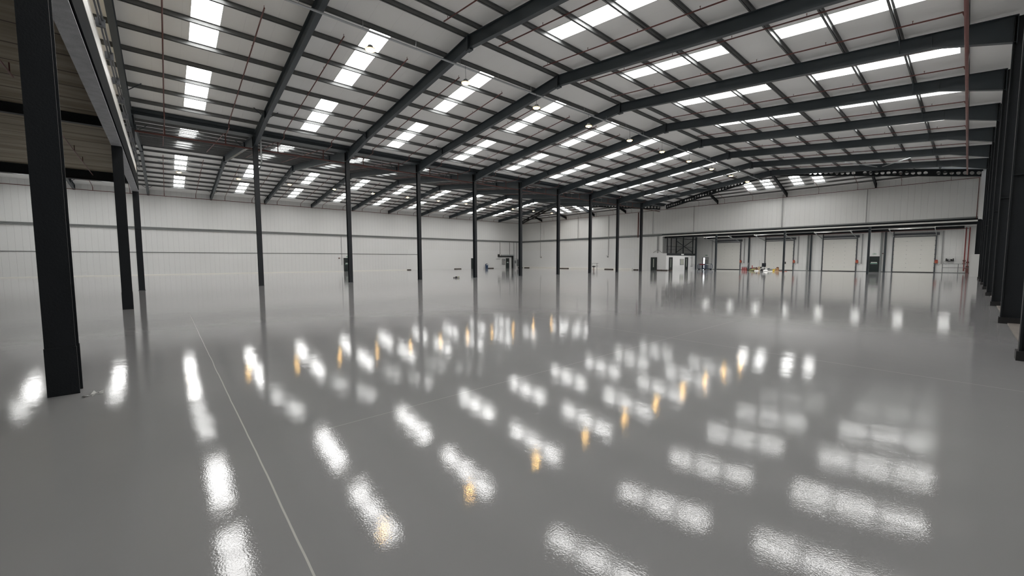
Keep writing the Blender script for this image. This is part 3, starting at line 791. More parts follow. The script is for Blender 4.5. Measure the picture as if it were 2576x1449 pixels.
def tray(x, z, y0, y1, lab):
    r = thing('cable_tray', (x, y0, z), lab, 'cable tray')
    MB().box(x-.05, x+.05, y0, y1, z-.03, z+.01).build('tray', M['galv'], r)
    y = y0+.8; pc = None
    while y < y1:
        if pc is None: pc = MB().tube([(x, y, z), (x, y, z+.32)], .01, 5).build('hanger', M['galv'], r); yy = y
        else: c = pc.copy(); COL.objects.link(c); c.location.y += y-yy
        y += 2.35
tray(-16.55, 11.06, 1.0, 57.5, 'bright galvanised cable tray carrying the lamps under the near ridge')
tray(-50.65, 11.1, 0.0, 57.0, 'galvanised cable tray carrying the lamps of the far hall')

# ------------------------------------------------------------------ dock doors
def dock_door(n, x0, x1, lab):
    H = 4.57
    r = thing('door_%d' % n, ((x0+x1)/2, YD, 0), lab, None, 'sectional dock doors', 'structure')
    for i in range(8):
        p = MB(); z0 = .05+i*(H-.05)/8; z1 = .05+(i+1)*(H-.05)/8-.012
        p.box(x0+.08, x1-.08, YD-.09, YD-.03, z0, z1); p.build('door_panel', M['doorpanel'], r)
    hg = MB()
    for i in range(1, 8):
        z = .05+i*(H-.05)/8
        for x in (x0+(x1-x0)*.33, x0+(x1-x0)*.67): hg.box(x-.04, x+.04, YD-.105, YD-.09, z-.02, z+.02)
        for x in (x0+.02, x1-.02): hg.box(x-.09, x+.09, YD-.14, YD-.09, z-.05, z+.05)
    hg.build('hinge', M['conduit'], r)
    MB().box(x0-.02, x1+.02, YD-.13, YD-.02, 0, .08).build('bottom_seal', M['black'], r)
    for x in (x0, x1):
        t = MB(); t.box(x-.06, x+.06, YD-.16, YD-.02, 0, 4.75)
        if x == x0: t.box(x-.05, x+.05, YD-.12, YD-.02, 4.75, 5.5)
        t.build('track', M['shaft'], r)
        MB().bar((x, YD-.2, 4.65), (x, YD-5.4, 5.38), .06, .09).build('overhead_track', M['galv'], r)
        h = MB(); h.bar((x, YD-5.4, 5.38), (x, YD-5.7, 5.72), .04, .04); h.bar((x, YD-5.2, 5.36), (x, YD-5.2, 5.72), .04, .04); h.bar((x, YD-4.4, 5.25), (x, YD-4.4, 5.72), .04, .04)
        h.build('track_hanger', M['whitegloss'], r)
    MB().box(x0-.05, x1+.05, YD-5.43, YD-5.37, 5.35, 5.40).build('cross_bar', M['whitegloss'], r)
    MB().tube([(x0, YD-.32, 4.92), (x1+.22, YD-.32, 4.92)], .13, 12).build('spring_shaft', M['shaft'], r, smooth=True)
    MB().box(x1+.02, x1+.26, YD-.45, YD-.2, 4.72, 5.02).build('motor', M['shaft'], r)
    MB().box(x0+.05, x1-.05, YD-.12, YD-.03, 4.57, 4.66).build('lintel_seal', M['shaft'], r)
    b = thing('door_control_box', (x1+.1, YD-.2, 1.35), 'orange red control box beside dock door, %s from the left' % ORD[n-1], 'control box', 'door control boxes')
    bb = MB().box(x1-.02, x1+.26, YD-.3, YD-.16, 1.18, 1.50).build('box_body', M['orange'], b)
    MB().box(x1+.0, x1+.24, YD-.33, YD-.3, 1.50, 1.62).build('warning_cap', M['redbright'], bb)
    MB().tube([(x1+.2, YD-.22, 1.2), (x1+.3, YD-.22, .9), (x1+.42, YD-.2, 1.05)], .012, 5).build('cable', M['black'], b)
    tag(MB().box(x1+.50, x1+.62, YD-.12, YD, 1.1, 5.2).build('wall_conduit', M['conduit'], off=(x1+.5, YD, 1.1)), 'grey conduit right of dock door, %s from the left' % ORD[n-1], 'conduit', 'conduits beside dock doors')
dock_door(1, -29.0, -25.15, 'cream sectional dock door, leftmost of four, beside the office')
dock_door(2, -21.5, -17.65, 'cream sectional dock door behind the heap of tools')
dock_door(3, -14.1, -10.27, 'cream sectional dock door left of the dark exit door')
dock_door(4, -6.6, -2.7, 'cream sectional dock door, rightmost of four')

def fire_door(n, x0, x1, y, face, lab, sign=True):
    """face '-Y' : in an XZ wall; face '+X' : in a YZ wall (x0,x1 are then y range, y is x)"""
    r = thing('door_%d' % n, (0,0,0), lab, None, None, 'structure')
    def B(a0, a1, d0, d1, z0, z1):
        if face == '-Y': return MB().box(a0, a1, y-d1, y-d0, z0, z1)
        return MB().box(y+d0, y+d1, a0, a1, z0, z1)
    leaf = B(x0, x1, .02, .07, 0, 2.04).build('door_leaf', M['dgreen'], r)
    f = B(x0-.06, x0, 0, .10, 0, 2.1); 
    for m in (B(x1, x1+.06, 0, .10, 0, 2.1), B(x0, x1, 0, .10, 2.04, 2.1)):
        k = len(f.v); f.v += m.v; f.f += [tuple(i+k for i in q) for q in m.f]
    f.build('door_frame', M['black'], r)
    if sign:
        B(x0+.14, x1-.12, .09, .12, 1.06, 1.11).build('push_bar', M['galv'], leaf)
        B(x0+.20, x1-.16, .07, .085, 1.22, 1.31).build('door_sign', M['whitegloss'], leaf)
        B(x0+.14, x1-.12, .07, .084, 1.115, 1.18).build('green_sign_strip', M['green'], leaf)
    return r
fire_door(5, -8.92, -7.93, YD, '-Y', 'dark green exit door with push bar on the dock wall')
fire_door(6, 21.4, 22.4, XL, '+X', 'dark green exit door with push bar on the left wall, partly behind a column')
fire_door(7, 54.9, 55.7, XL, '+X', 'dark exit door under the black duct near the far left corner')
fire_door(8, 45.9, 46.9, XL, '+X', 'dark door on the left wall mostly hidden behind the fifth valley column', False)
def vision_door(n, a0, a1, y, face, lab):
    r = fire_door(n, a0, a1, y, face, lab, False); w = (a1-a0)
    if face == '-Y': MB().box(a0+w*.38, a0+w*.55, y-.08, y-.07, .5, 1.85).build('vision_panel', M['glass'], [c for c in bpy.data.objects if c.parent == r and c.name.startswith('door_leaf')][0])
    else: MB().box(y+.07, y+.08, a0+w*.38, a0+w*.55, .5, 1.85).build('vision_panel', M['glass'], [c for c in bpy.data.objects if c.parent == r and c.name.startswith('door_leaf')][0])
vision_door(9, -33.85, -32.93, YB-.02, '-Y', 'black office door with narrow glass panel facing the hall')
XO = -31.35
vision_door(10, 60.7, 61.6, XO, '+X', 'black office door with narrow glass panel, nearer one on the side wall')
vision_door(11, 66.1, 67.0, XO, '+X', 'black office door on the side wall beside the small window')
# open bright door at the rear
r = thing('door_12', (0,0,0), 'open exit door with bright daylight at the rear left of the dock', None, None, 'structure')
MB().box(-31.36, -30.30, YD-.10, YD-.02, 2.05, 2.12).build('door_frame', M['grey'], r)
MB().box(-31.40, -31.28, YD-.10, YD-.02, 0, 2.12).build('door_frame', M['black'], r)
MB().box(-31.26, -30.98, YD-.06, YD-.03, .03, 2.03).build('daylight_gap', M['doorlight'], r)
lf_ = MB().box(-30.97, -30.34, YD-.08, YD-.03, .02, 2.03).build('door_leaf', M['conduit'], r)
MB().box(-30.90, -30.42, YD-.09, YD-.08, 1.78, 1.88).build('door_sign', M['white'], lf_)

# ------------------------------------------------------------------ office block and balcony
tag(MB().box(-36.2, XO, YB+.2, 69.85, 0, 2.40).build('wall_office', M['wall_smooth']), 'low white office block at the left of the dock', kind='structure')
root = thing('balcony', (XO, YB+.2, 2.4), 'black steel balcony with railing and crossed bracing on top of the office block', 'balcony')
MB().box(XO-.1, XO+.06, YB+.25, 69.95, 2.40, 2.74).build('edge_beam', M['steel_old'], root)
for y, w in ((YB+.35, .12), (61.3, .07), (63.0, .12), (65.4, .12), (68.9, .16)):
    MB().box(XO-.08, XO+.04, y-w/2, y+w/2, 2.74, 5.6).build('post', M['steel_old'], root)
MB().box(XO-.06, XO+.02, YB+.3, 69.9, 5.12, 5.20).build('top_rail', M['steel_old'], root)
for (a, b) in (((63.0, 4.75), (68.8, 2.95)), ((63.0, 2.9), (68.8, 5.0))):
    MB().bar((XO, a[0], a[1]), (XO, b[0], b[1]), .06, .10).build('cross_brace', M['steel_old'], root)
rl = MB()
y = YB+.7
while y < 69.8:
    rl.bar((XO-.25, y, 2.74), (XO-.25, y, 3.86), .02, .02); y += .45
rl.bar((XO-.25, YB+.5, 3.86), (XO-.25, 69.8, 3.86), .04, .04); rl.bar((XO-.25, YB+.5, 3.3), (XO-.25, 69.8, 3.3), .03, .03)
rl.build('railing', M['steel_old'], root)
MB().box(XO+.06, XO+.07, 64.6, 65.5, 2.47, 2.66).build('sign_plate', M['white'], root)
MB().box(-36.2, XO-.1, YB+.25, 69.85, 2.41, 2.50).build('deck', M['grey'], root)
r = thing('window_%d' % (wn[0]+1), (0,0,0), 'small office window with grey frame between the two side doors', None, None, 'structure'); wn[0] += 1
MB().box(XO+.0, XO+.05, 64.35, 65.65, .85, 1.83).build('window_frame', M['grey'], r)
MB().box(XO+.045, XO+.055, 64.47, 65.53, .93, 1.75).build('pane', M['glass'], r)
tag(MB().box(XO-.09, XO+.13, 69.95, 70.17, 0, 5.6).build('dock_column', M['steel'], off=(XO, 70, 0)), 'dark slim column at the rear corner of the office block', 'column')
def rack(x, y, lab):
    x -= .029
    r = thing('pipe_rack', (x, y, 0), lab, 'pipe rack')
    for dy in (-.18, .18): MB().tube([(x, y+dy, .45), (x, y+dy, 2.38)], .03, 6).build('pipe', M['conduit'], r)
    for z in (.6, 2.0): MB().box(x-.03, x+.03, y-.5, y+.3, z-.03, z+.03).build('crosspiece', M['grey'], r)
rack(XO+.06, 68.6, 'pair of grey wall pipes beside the rear corner of the office block')
tag(MB().tube([(-29.75, YD-.1, .9), (-29.75, YD-.1, 5.2)], .05, 6).build('wall_conduit', M['conduit'], off=(-29.75, YD-.1, .9)), 'grey conduit right of the bright open door', 'conduit')
def exit_sign(p, size, face, lab):
    w, h = size; r = thing('exit_sign', p, lab, 'sign')
    x, y, z = p
    def B(a0, a1, z0, z1, d0, d1):
        return MB().box(x+a0, x+a1, y-d1, y-d0, z+z0, z+z1) if face == '-Y' else MB().box(x+d0, x+d1, y+a0, y+a1, z+z0, z+z1)
    B(-w/2, w/2, -h/2, h/2, 0, .03).build('sign_panel', M['green'], r)
    m = B(-w*.40, -w*.12, -h*.32, h*.32, .03, .035); m.build('arrow_mark', M['white'], r)
    B(-w*.02, w*.14, -h*.34, h*.2, .03, .035).build('figure_mark', M['white'], r)
    B(w*.24, w*.42, -h*.36, h*.36, .03, .035).build('doorway_mark', M['white'], r)
exit_sign((-8.40, YD-.02, 2.42), (.34, .17), '-Y', 'small green and white exit sign over the dark dock wall door')
exit_sign((-30.75, YD-.02, 2.45), (.36, .2), '-Y', 'small exit sign over the bright open door')
exit_sign((XL, 21.95, 2.3), (.36, .2), '+X', 'small exit sign over the dark door on the left wall')
vx = [(XL+.08, 21.05, 1.0, 5.5, 'thin grey conduit left of the left wall exit door')]
for x, y, a, b, lab in vx: vpipe(x, y, a, b, .035, 'conduit', lab)
tag(MB().box(XL-.01, XL+.2, 20.55, 20.75, 2.0, 2.14).build('alarm_sounder', M['brown'], off=(XL, 20.6, 2)), 'small dark alarm box left of the left wall conduit', 'alarm')
vpipe(-7.42, YD-.1, .95, 5.2, .05, 'cardboard', 'brown conduit right of the dark exit door')
tag(MB().box(-7.75, -7.5, YD-.14, YD, 2.42, 2.52).build('alarm_sounder', M['brown'], off=(-7.6, YD, 2.4)), 'small dark alarm box over the right corner of the exit door', 'alarm')

# columns of the dock opening and of the dock wall
for i, x in enumerate((-23.88, -15.52, -7.40)):
    o = i_col(MB(), x, YB+.1, 0, 5.5, .2, .2).build('dock_column', M['steel'], off=(x, YB, 0))
    tag(o, 'slim dark column carrying the dock opening fascia, %s from the left' % ORD[i], 'column', 'columns of the dock opening')
    o = i_col(MB(), x+.05, YD-.22, 0, 5.6, .2, .2).build('dock_column', M['steel'], off=(x, YD, 0))
    tag(o, 'slim dark column against the dock wall, %s from the left' % ORD[i], 'column', 'columns against the dock wall')
    if i: tag(MB().box(x-.45, x-.25, YD-.15, YD-.02, 0, 5.4).build('downpipe', M['trunk'], off=(x, YD, 0)), 'grey boxed downpipe left of the %s dock wall column' % ORD[i], 'pipe')

# right end of the back wall
tag(i_col(MB(), .58, YB+.05, 0, 5.5, .34, .3).build('dock_column', M['steel_old'], off=(.58, YB, 0)), 'dark column at the right end of the dock opening, behind the tall white cabinet', 'column')
tag(MB().box(.15, .74, YB-.55, YB-.18, 0, 2.17).build('white_cabinet', M['white'], off=(.4, YB, 0)), 'tall plain white cabinet at the right end of the dock opening', 'cabinet')
tag(MB().box(.45, .75, YB-.3, YB, 5.6, 10.1).build('trim_7', M['white']), 'white boxed corner strip at the right end of the upper back wall', kind='structure')
rp2 = thing('riser_pipes', (-.1, YD-.3, 0), 'pair of bright red riser pipes with valves beside the tall white cabinet', 'pipe')
for x in (-.28, -.0): MB().tube([(x, YD-.3, .25), (x, YD-.3, 5.5)], .05, 8).build('pipe', M['red_pipe'], rp2)
MB().tube([(-.28, YD-.3, .6), (-.0, YD-.3, .6)], .05, 8).build('cross_pipe', M['red_pipe'], rp2)
for x, z in ((-.28, 1.5), (-.28, 1.15), (0, 1.3), (0, .8)): MB().tube([(x-.12, YD-.3, z), (x+.12, YD-.3, z)], .09, 8).build('valve', M['red'], rp2)
MB().box(-.12, .12, YD-.4, YD-.2, 0, .7).build('pump_base', M['red'], rp2)
gr = thing('guard_rail', (-1, 72, 0), 'dark tubular guard rail in front of the red risers', 'railing')
for z in (1.12, .66): MB().tube([(-2.02, 72.2, z), (.1, 72.2, z)], .03, 6).build('rail', M['trunk'], gr)
for x in (-2.02, -.72): MB().tube([(x, 72.2, 0), (x, 72.2, 1.12)], .035, 6).build('post', M['trunk'], gr)
hf = thing('wall_pump', (-1.5, YD-.3, 1.6), 'black pump with hoses mounted on the dock wall above the guard rail', 'pump')
MB().lathe([(.05,-.13),(.2,-.12),(.22,0),(.2,.12),(.05,.13)], 12, (-1.45, YD-.25, 1.58)).build('pump_body', M['black'], hf)
MB().box(-1.80, -1.1, YD-.35, YD-.05, 1.45, 1.56).build('bracket', M['black'], hf)
MB().box(-1.80, -1.68, YD-.35, YD-.1, 1.56, 1.78).build('inlet', M['black'], hf)
MB().box(-1.22, -1.12, YD-.35, YD-.1, 1.56, 1.78).build('outlet', M['black'], hf)
MB().box(-1.58, -1.40, YD-.50, YD-.45, 1.55, 1.62).build('name_plate', M['white'], hf)
MB().tube([(-1.85, YD-.1, 1.5), (-2.0, YD-.1, 1.3), (-1.8, YD-.1, 1.05), (-1.4, YD-.1, 1.2), (-.9, YD-.1, 1.1)], .015, 6).build('hose', M['conduit'], hf)

# ------------------------------------------------------------------ electrical intake at the far left corner
def LW(y0, y1, d, z0, z1): return MB().box(XL+.02, XL+.02+d, y0, y1, z0, z1)
d = thing('cable_duct', (XL, 54.7, 2.5), 'black angled cable duct over the exit door in the far left corner', 'duct')
LW(52.7, 56.75, .25, 2.36, 2.62).build('horizontal_duct', M['black'], d)
LW(56.45, 56.80, .25, 0, 2.62).build('vertical_duct', M['black'], d)
LW(52.65, 52.95, .28, 2.36, 2.92).build('end_box', M['black'], d)
d = thing('cable_tray', (XL, 55, 2.7), 'pale galvanised cable tray on top of the black duct', 'cable tray')
LW(53.5, 57.0, .18, 2.63, 2.86).build('tray', M['galv'], d); LW(56.85, 57.2, .12, 0, 2.86).build('side_tray', M['galv'], d)
d = thing('distribution_board', (XL, 54.2, 1.4), 'pale grey distribution board left of the corner exit door', 'electrical box')
cb_ = LW(53.75, 54.55, .2, .82, 1.98).build('cabinet', M['conduit'], d); LW(54.2, 54.5, .22, 1.62, 1.82).build('label_plate', M['bluegrey'], cb_); LW(53.75, 54.55, .24, .78, .84).build('bottom_tray', M['trunk'], d)
d = thing('meter_box', (XL, 57.3, 1.2), 'small grey meter box right of the black duct', 'electrical box')
LW(57.2, 57.65, .16, 1.0, 1.65).build('meter', M['trunk'], d); LW(57.38, 57.46, .06, 0, 1.0).build('conduit', M['trunk'], d)
d = thing('meter_box', (XL, 58.2, 1.2), 'taller grey meter box nearest the far left corner', 'electrical box')
LW(57.95, 58.45, .2, .40, 1.80).build('meter', M['trunk'], d); LW(58.25, 58.32, .06, 0, .4).build('conduit', M['trunk'], d)
d = thing('cable_rail', (XL, 58, 1.9), 'thin grey cable rail above the two meter boxes', 'cable tray')
LW(57.2, 59.2, .08, 1.88, 1.95).build('rail', M['trunk'], d)
for y, z, lab in ((53.2, 2.95, 'first'), (55.9, 2.87, 'second'), (57.1, 2.8, 'third'), (57.85, 1.95, 'fourth')):
    vpipe(XL+.1, y, z, 5.5, .04, 'trunk', 'grey conduit dropping to the corner electrical boards, %s from the left' % lab)
tag(LW(52.2, 53.3, .05, 1.88, 1.94).build('cable_rail', M['trunk'], off=(XL, 52.5, 1.9)), 'short thin grey rail left of the distribution board', 'cable tray')
# blue stand by the left wall
ks = thing('sanitiser_stand', (XL+.5, 49.3, 0), 'navy blue rounded floor stand with a pale round dial by the left wall', 'stand')
mb = MB(); pr2 = [(49.05, 0), (49.55, 0), (49.57, .78), (49.47, .95), (49.3, 1.0), (49.13, .95), (49.03, .78)]
mb.extr([(XL+.45, a, z) for a, z in pr2], (.22, 0, 0)); mb.build('body', M['blue'], ks)
mb = MB(); mb.extr([(XL+.67, 49.3+.12*cos(2*pi*i/14), .78+.12*sin(2*pi*i/14)) for i in range(14)], (.02, 0, 0)); mb.build('dial', M['white'], ks)
# low dark blocks along the walls
def low_block(x0, x1, y0, y1, lab):
    mb = MB(); mb.slab([(x0,y0,0),(x1,y0,0),(x1,y1,0),(x0,y1,0)], .10); mb.slab([(x0+.03,y0+.03,.10),(x1-.03,y0+.03,.10),(x1-.03,y1-.03,.10),(x0+.03,y1-.03,.10)], .03)
    tag(mb.build('rubber_block', M['rubber'], off=((x0+x1)/2, (y0+y1)/2, 0)), lab, 'rubber block', 'low dark blocks along the walls')
low_block(XL+.2, XL+.5, 32.0, 32.65, 'small dark brown block at the foot of the left wall where the smooth board starts')
low_block(XL+.2, XL+.5, 41.75, 43.2, 'long dark block at the foot of the left wall left of the fifth column')
low_block(XL+.2, XL+.5, 49.75, 51.2, 'long dark block at the foot of the left wall beside the blue stand')
low_block(XL+.2, XL+.5, 58.2, 59.3, 'dark block in the far left corner, on the left wall side')
low_block(-63.6, -62.3, YB-.6, YB-.25, 'dark block in the far left corner, on the back wall side')
low_block(-53.3, -52.3, YB-.6, YB-.25, 'left dark block of a pair right of the sixth valley column')
low_block(-52.15, -51.2, YB-.6, YB-.25, 'right dark block of a pair right of the sixth valley column')
low_block(-42.6, -41.75, YB-.6, YB-.25, 'left dark block of a pair right of the hoop rail')
low_block(-41.75, -40.95, YB-.6, YB-.25, 'right dark block of a pair right of the hoop rail')
low_block(-36.9, -36.1, YB-.4, YB-.1, 'dark block at the right end of the white skirting')
low_block(-32.8, -31.9, YB-.45, YB-.1, 'dark block just right of the front office door')
low_block(-31.75, -30.9, YB-.55, YB-.2, 'dark block at the corner of the office block')
low_block(XO+.1, XO+.4, 60.3, 61.0, 'dark block in front of the nearer side door of the office')
# hoop rail and post
hr = thing('hoop_rail', (-43.5, 57.5, 0), 'small grey tubular hoop rail standing off the back wall', 'railing')
MB().tube([(-44.1, 57.6, 0), (-44.1, 57.6, 1.1), (-42.8, 57.6, 1.1)], .035, 6).build('hoop', M['trunk'], hr)
MB().tube([(-44.1, 57.6, .62), (-42.8, 57.6, .62)], .03, 6).build('mid_rail', M['trunk'], hr)
MB().tube([(-43.1, 57.6, 0), (-43.1, 57.6, 1.1)], .035, 6).build('post', M['trunk'], hr)
sb = thing('brush_head_post', (-34.2, 46.8, 0), 'rusty brown floor post with forked dark top near the ninth column', 'post')
x, y = -40.2, 52.9
sb.location = (x, y, 0); sb['_o'] = (x, y, 0)
MB().tube([(x, y, 0), (x, y, .55)], .06, 8).build('stem', M['brown'], sb)
mb = MB(); mb.extr([(x-.35, y-.05, .68), (x-.35, y-.05, .6), (x-.1, y-.05, .5), (x+.1, y-.05, .5), (x+.35, y-.05, .6), (x+.35, y-.05, .66), (x+.08, y-.05, .66), (x, y-.05, .78), (x-.08, y-.05, .66)], (0, .1, 0))
mb.build('fork', M['black'], sb)
# small floor tool
ft = thing('floor_tool', (-32.3, 21.1, 0), 'small black power tool with yellow green handle lying alone on the floor', 'power tool')
MB().lathe([(.02,0),(.10,.01),(.11,.08),(.09,.15),(.02,.17)], 12, (-32.3, 21.1, 0)).build('motor', M['black'], ft)
MB().bar((-32.36, 21.03, .06), (-32.52, 20.9, .05), .09, .07).build('nozzle', M['black'], ft)
MB().bar((-32.24, 21.17, .06), (-32.1, 21.33, .15), .05, .05).build('handle', M['lime'], ft)
MB().bar((-32.24, 21.17, .05), (-32.08, 21.33, .03), .05, .04).build('battery', M['black'], ft)
mb = MB(); rnd = random.Random(3)
for i in range(9):
    a0 = rnd.uniform(0, 6.28); cx, cy = -7.36+rnd.uniform(-.08, .08), -.78+rnd.uniform(-.07, .07); l = rnd.uniform(.03, .09)
    mb.slab([(cx, cy, .002), (cx+l*cos(a0), cy+l*sin(a0), .004), (cx+l*cos(a0+1.2), cy+l*sin(a0+1.2), rnd.uniform(.01, .05))], .003)
tag(mb.build('plastic_scrap', M['white'], off=(-7.36, -.78, 0)), 'crumpled scrap of clear plastic film beside the nearest column base', 'scrap')

# ------------------------------------------------------------------ things left on the dock floor
YH = 67.2
def px(p, y=None): return (-22.93+(p-1859.9)/21.0)*((YH if y is None else y)/67.2)
def box_t(name, p0, p1, z0, z1, mat, lab, cat, y=YH, dy=.3):
    x0, x1 = px(p0, y), px(p1, y)
    return tag(MB().box(x0, x1, y, y+dy, z0, z1).build(name, M[mat], off=((x0+x1)/2, y, 0)), lab, cat)
def extinguisher(x, y, lab):
    r = thing('fire_extinguisher', (x, y, 0), lab, 'fire extinguisher', 'red extinguishers by the first dock door')
    MB().lathe([(.07,0),(.075,.03),(.075,.42),(.05,.5),(.02,.52)], 12, (x, y, 0)).build('cylinder', M['redbright'], r)
    MB().box(x-.03, x+.05, y-.03, y+.03, .52, .6).build('valve', M['black'], r)
    MB().tube([(x+.04, y-.04, .55), (x+.09, y-.08, .4), (x+.07, y-.08, .2)], .012, 5).build('hose', M['black'], r)
for i in range(4): extinguisher(px(1861+4*i), YH+.1, 'red fire extinguisher beside the first dock door, %s of four from the left' % ORD[i])
y = 70.3
tag(MB().bar((px(1875.5, y), y, .03), (px(1877.5, y), y+.25, 1.2), .12, .05).build('leaning_plank', M['conduit'], off=(px(1876, y), y, 0)), 'pale grey plank standing upright behind the red extinguishers', 'plank')
def lump(name, x, y, rx, ry, rz, mat, lab, cat, seed=0, z0=0):
    rnd = random.Random(seed); n = 12; mb = MB(); prof = [(.35,0),(.9,.02),(1,.3),(.85,.65),(.5,.92),(.05,1)]
    mb.lathe(prof, n)
    mb.v = [(x+vx*rx*(1+.1*rnd.uniform(-1,1)), y+vy*ry*(1+.1*rnd.uniform(-1,1)), z0+max(0, vz*rz*(1+.08*rnd.uniform(-1,1)))) for (vx, vy, vz) in mb.v]
    return tag(mb.build(name, M[mat], off=(x, y, z0), smooth=True), lab, cat)
y = 68.6
lump('rubbish_bag', px(1877.5, y), y, .26, .2, .32, 'black', 'black sack at the left of the tool heap, lower of two', 'bag', 1)
lump('rubbish_bag', px(1886.5, y), y, .2, .2, .42, 'black', 'taller black sack right of the lower one', 'bag', 2)
mb = MB(); y = 66.6
for i in range(3):
    cxx = px(1887+i*4, y); mb.tube([(cxx+.26*cos(t*.5), y+.14*sin(t*.5), .05+.07*i+.004*t) for t in range(26)], .035, 6)
tag(mb.build('hose_coil', M['lime'], off=(px(1890, y), y, 0), smooth=True), 'loose coil of yellow green hose on the floor', 'hose')
y = 69.8; cn = thing('traffic_cone', (px(1890.5, y), y, 0), 'slim red cone standing behind the hose coil', 'cone')
MB().lathe([(.10,.03),(.05,.72),(.03,.82)], 12, (px(1890.5, y), y, 0)).build('cone', M['redbright'], cn)
MB().box(px(1890.5, y)-.14, px(1890.5, y)+.14, y-.14, y+.14, 0, .03).build('base', M['black'], cn)
y = 68.2
lump('holdall', px(1895.5, y), y, .24, .2, .50, 'brown', 'dark brown holdall behind the hose, left of two', 'bag', 3)
lump('holdall', px(1902, y+.9), y+.9, .24, .2, .52, 'brown', 'dark brown holdall behind the hose, right of two', 'bag', 4)
lump('dust_sheet', px(1903, 66.2), 66.2, .34, .18, .14, 'white', 'crumpled white dust sheet on the floor right of the hose coil', 'sheet', 5)
box_t('wooden_crate', 1906.5, 1912.5, 0, .62, 'wood', 'pale wooden crate left of the black monitor', 'crate')
tag(MB().tube([(px(1909.5), YH+.15, .62), (px(1909.5), YH+.15, 1.62)], .025, 6).build('pole', M['conduit'], off=(px(1909.5), YH, .62)), 'thin grey pole standing upright on the wooden crate', 'pole')
box_t('black_case', 1913.0, 1917.3, 0, .60, 'black', 'black upright case between crate and monitor', 'case')
tv = thing('monitor', (px(1923), YH, 0), 'black flat monitor on a low stand among the tools', 'monitor')
sh_ = MB().box(px(1917.6), px(1928.8), YH-.05, YH+.02, .62, 1.16).build('screen_housing', M['black'], tv)
MB().box(px(1918.0), px(1928.3), YH-.06, YH-.05, .66, 1.12).build('screen', M['screen'], sh_)
MB().box(px(1922), px(1924), YH-.04, YH+.04, .06, .62).build('stand', M['grey'], tv); MB().box(px(1918.2), px(1928), YH-.15, YH+.15, 0, .06).build('foot', M['grey'], tv)
y = 66.6
ar = MB().tube([(px(1922.5, y)-.48*cos(pi*i/14), y, .035+.46*sin(pi*i/14)) for i in range(15)], .035, 8)
tag(ar.build('white_hoop', M['white'], off=(px(1922, y), y, 0), smooth=True), 'white arched hoop standing in front of the monitor', 'hoop')
lump('tool_bag', px(1920, 66.2), 66.2, .18, .13, .3, 'black', 'small black tool bag before the white hoop', 'bag', 6)
lump('dust_sheet', px(1928, 65.7), 65.7, .34, .18, .22, 'white', 'pale crumpled sheet right of the white hoop', 'sheet', 7)
tb = thing('trestle_table', (px(1939), YH, 0), 'low grey folding table right of the monitor', 'table')
MB().box(px(1932.5), px(1945), YH-.2, YH+.3, .28, .33).build('tabletop', M['bluegrey'], tb)
for xx in (px(1933.5), px(1944)):
    for yy in (YH-.15, YH+.25): MB().tube([(xx, yy, 0), (xx, yy, .28)], .02, 6).build('leg', M['grey'], tb)
box_t('black_case', 1933.5, 1938.5, .33, .42, 'black', 'flat black case lying on the low grey table', 'case', YH-.05, .2)
box_t('white_board', 1935, 1946.5, .0, .09, 'whitegloss', 'long white board on the floor before the low grey table', 'board', 66.2, .25)
y = 68.0; jc = thing('yellow_bucket', (px(1950.5, y), y, 0), 'yellow bucket between table and cardboard boxes', 'bucket')
pl_ = MB().lathe([(.11,0),(.15,.30),(.16,.31)], 14, (px(1950.5, y), y, 0)).build('pail', M['yellow'], jc)
MB().tube([(px(1950.5, y)-.15*cos(pi*i/8), y, .30+.13*sin(pi*i/8)) for i in range(9)], .012, 5).build('handle', M['galv'], pl_)
lump('yellow_cloth', px(1949, 66.5), 66.5, .15, .12, .2, 'yellow', 'small heap of yellow cloth before the bucket', 'cloth', 8)
box_t('cardboard_box', 1954.3, 1957.4, 0, .42, 'cardboard', 'narrow brown cardboard box right of the yellow bucket', 'box')
box_t('cardboard_box', 1957.8, 1962.4, 0, .50, 'cardboard', 'larger brown cardboard box at the right of the heap', 'box')
lump('holdall', px(1960, YH+.15), YH+.15, .17, .12, .12, 'brown', 'small brown bag lying on the larger cardboard box', 'bag', 9, .50)
box_t('floor_board', 1952, 1966, 0, .05, 'wood', 'flat pale board on the floor before the cardboard boxes', 'board', 66.3, .25)
bs = thing('bucket_stack', (px(1975.5), YH, 0), 'stack of grey blue buckets right of the slim dock column', 'bucket')
for i in range(4): MB().lathe([(.12,.18*i),(.15,.18*i+.15),(.16,.18*i+.17)], 12, (px(1975.5), YH, 0)).build('bucket', M['bluegrey'], bs)
mb = MB().tube([(px(1968+i*1.6), 66.5+.1*sin(i*1.3), .03) for i in range(14)], .03, 6)
tag(mb.build('floor_hose', M['orange'], off=(px(1975), 66.5, 0), smooth=True), 'thin orange red hose on the floor right of the heap', 'hose')
tag(MB().box(-18.75, -18.62, YD-.14, YD-.09, 1.0, 1.35).build('door_pull', M['black'], off=(-18.7, YD, 1)), 'small black handle on the second dock door', 'handle')

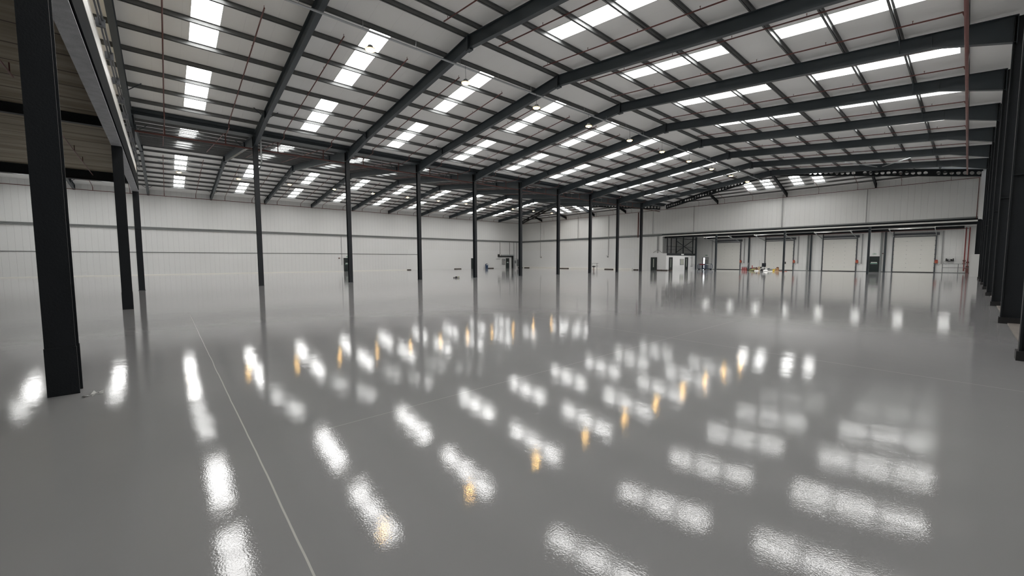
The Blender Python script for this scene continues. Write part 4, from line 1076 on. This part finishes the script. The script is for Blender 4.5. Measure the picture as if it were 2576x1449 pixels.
# crowd barrier before the open door
def barrier(x, y, lab, c2):
    r = thing('crowd_barrier', (x, y, 0), lab, 'barrier', 'blue crowd barriers before the open door')
    pts = [(x-.75, y, .12), (x-.75, y, .75), (x-.62, y, .95), (x+.62, y, .95), (x+.75, y, .75), (x+.75, y, .25), (x+.62, y, .12), (x-.62, y, .12), (x-.75, y, .25)]
    MB().tube(pts, .045, 6).build('frame', M['blue'], r)
    for i in range(7): MB().tube([(x-.55+i*.183, y, .12), (x-.55+i*.183, y, .93)], .028, 6).build('bar', M['blue'], r)
    MB().box(x-.45, x+.45, y-.05, y-.04, .80, .93).build('reflective_strip', M[c2], r)
    for s in (-.5, .5): MB().box(x+s-.05, x+s+.05, y-.25, y+.25, 0, .12).build('foot', M['black'], r)
barrier(-30.35, 70.4, 'blue plastic crowd barrier with red strip, in front of the open door', 'redbright')
barrier(-29.75, 71.3, 'blue plastic crowd barrier with white strip, behind the first barrier', 'white')

# ------------------------------------------------------------------ sky / light
w = bpy.data.worlds.new('World'); SC.world = w; w.use_nodes = True
bg = w.node_tree.nodes['Background']; bg.inputs[0].default_value = (.75, .85, 1, 1); bg.inputs[1].default_value = 1.0

# ------------------------------------------------------------------ camera
a, pt, rr, f = .8528, .0704, -.0024, 999.285
F = Vector((-sin(a)*cos(pt), cos(a)*cos(pt), -sin(pt))); R = Vector((cos(a), sin(a), 0)); U = R.cross(F)
R2 = R*cos(rr)+U*sin(rr); U2 = -R*sin(rr)+U*cos(rr)
cam = bpy.data.cameras.new('camera'); co = bpy.data.objects.new('camera', cam); COL.objects.link(co)
mw = Matrix(((R2.x, U2.x, -F.x, 0), (R2.y, U2.y, -F.y, 0), (R2.z, U2.z, -F.z, 1.7216), (0, 0, 0, 1)))
co.matrix_world = mw
cam.sensor_fit = 'HORIZONTAL'; cam.sensor_width = 36; cam.lens = 36*f/2576; cam.clip_start = .05; cam.clip_end = 300
SC.camera = co
for o in bpy.data.objects:
    if '_o' in o.keys(): del o['_o']
vs = SC.view_settings
vs.view_transform = 'Standard'; vs.look = 'None'; vs.exposure = 0.0; vs.gamma = 1.0; vs.use_curve_mapping = False
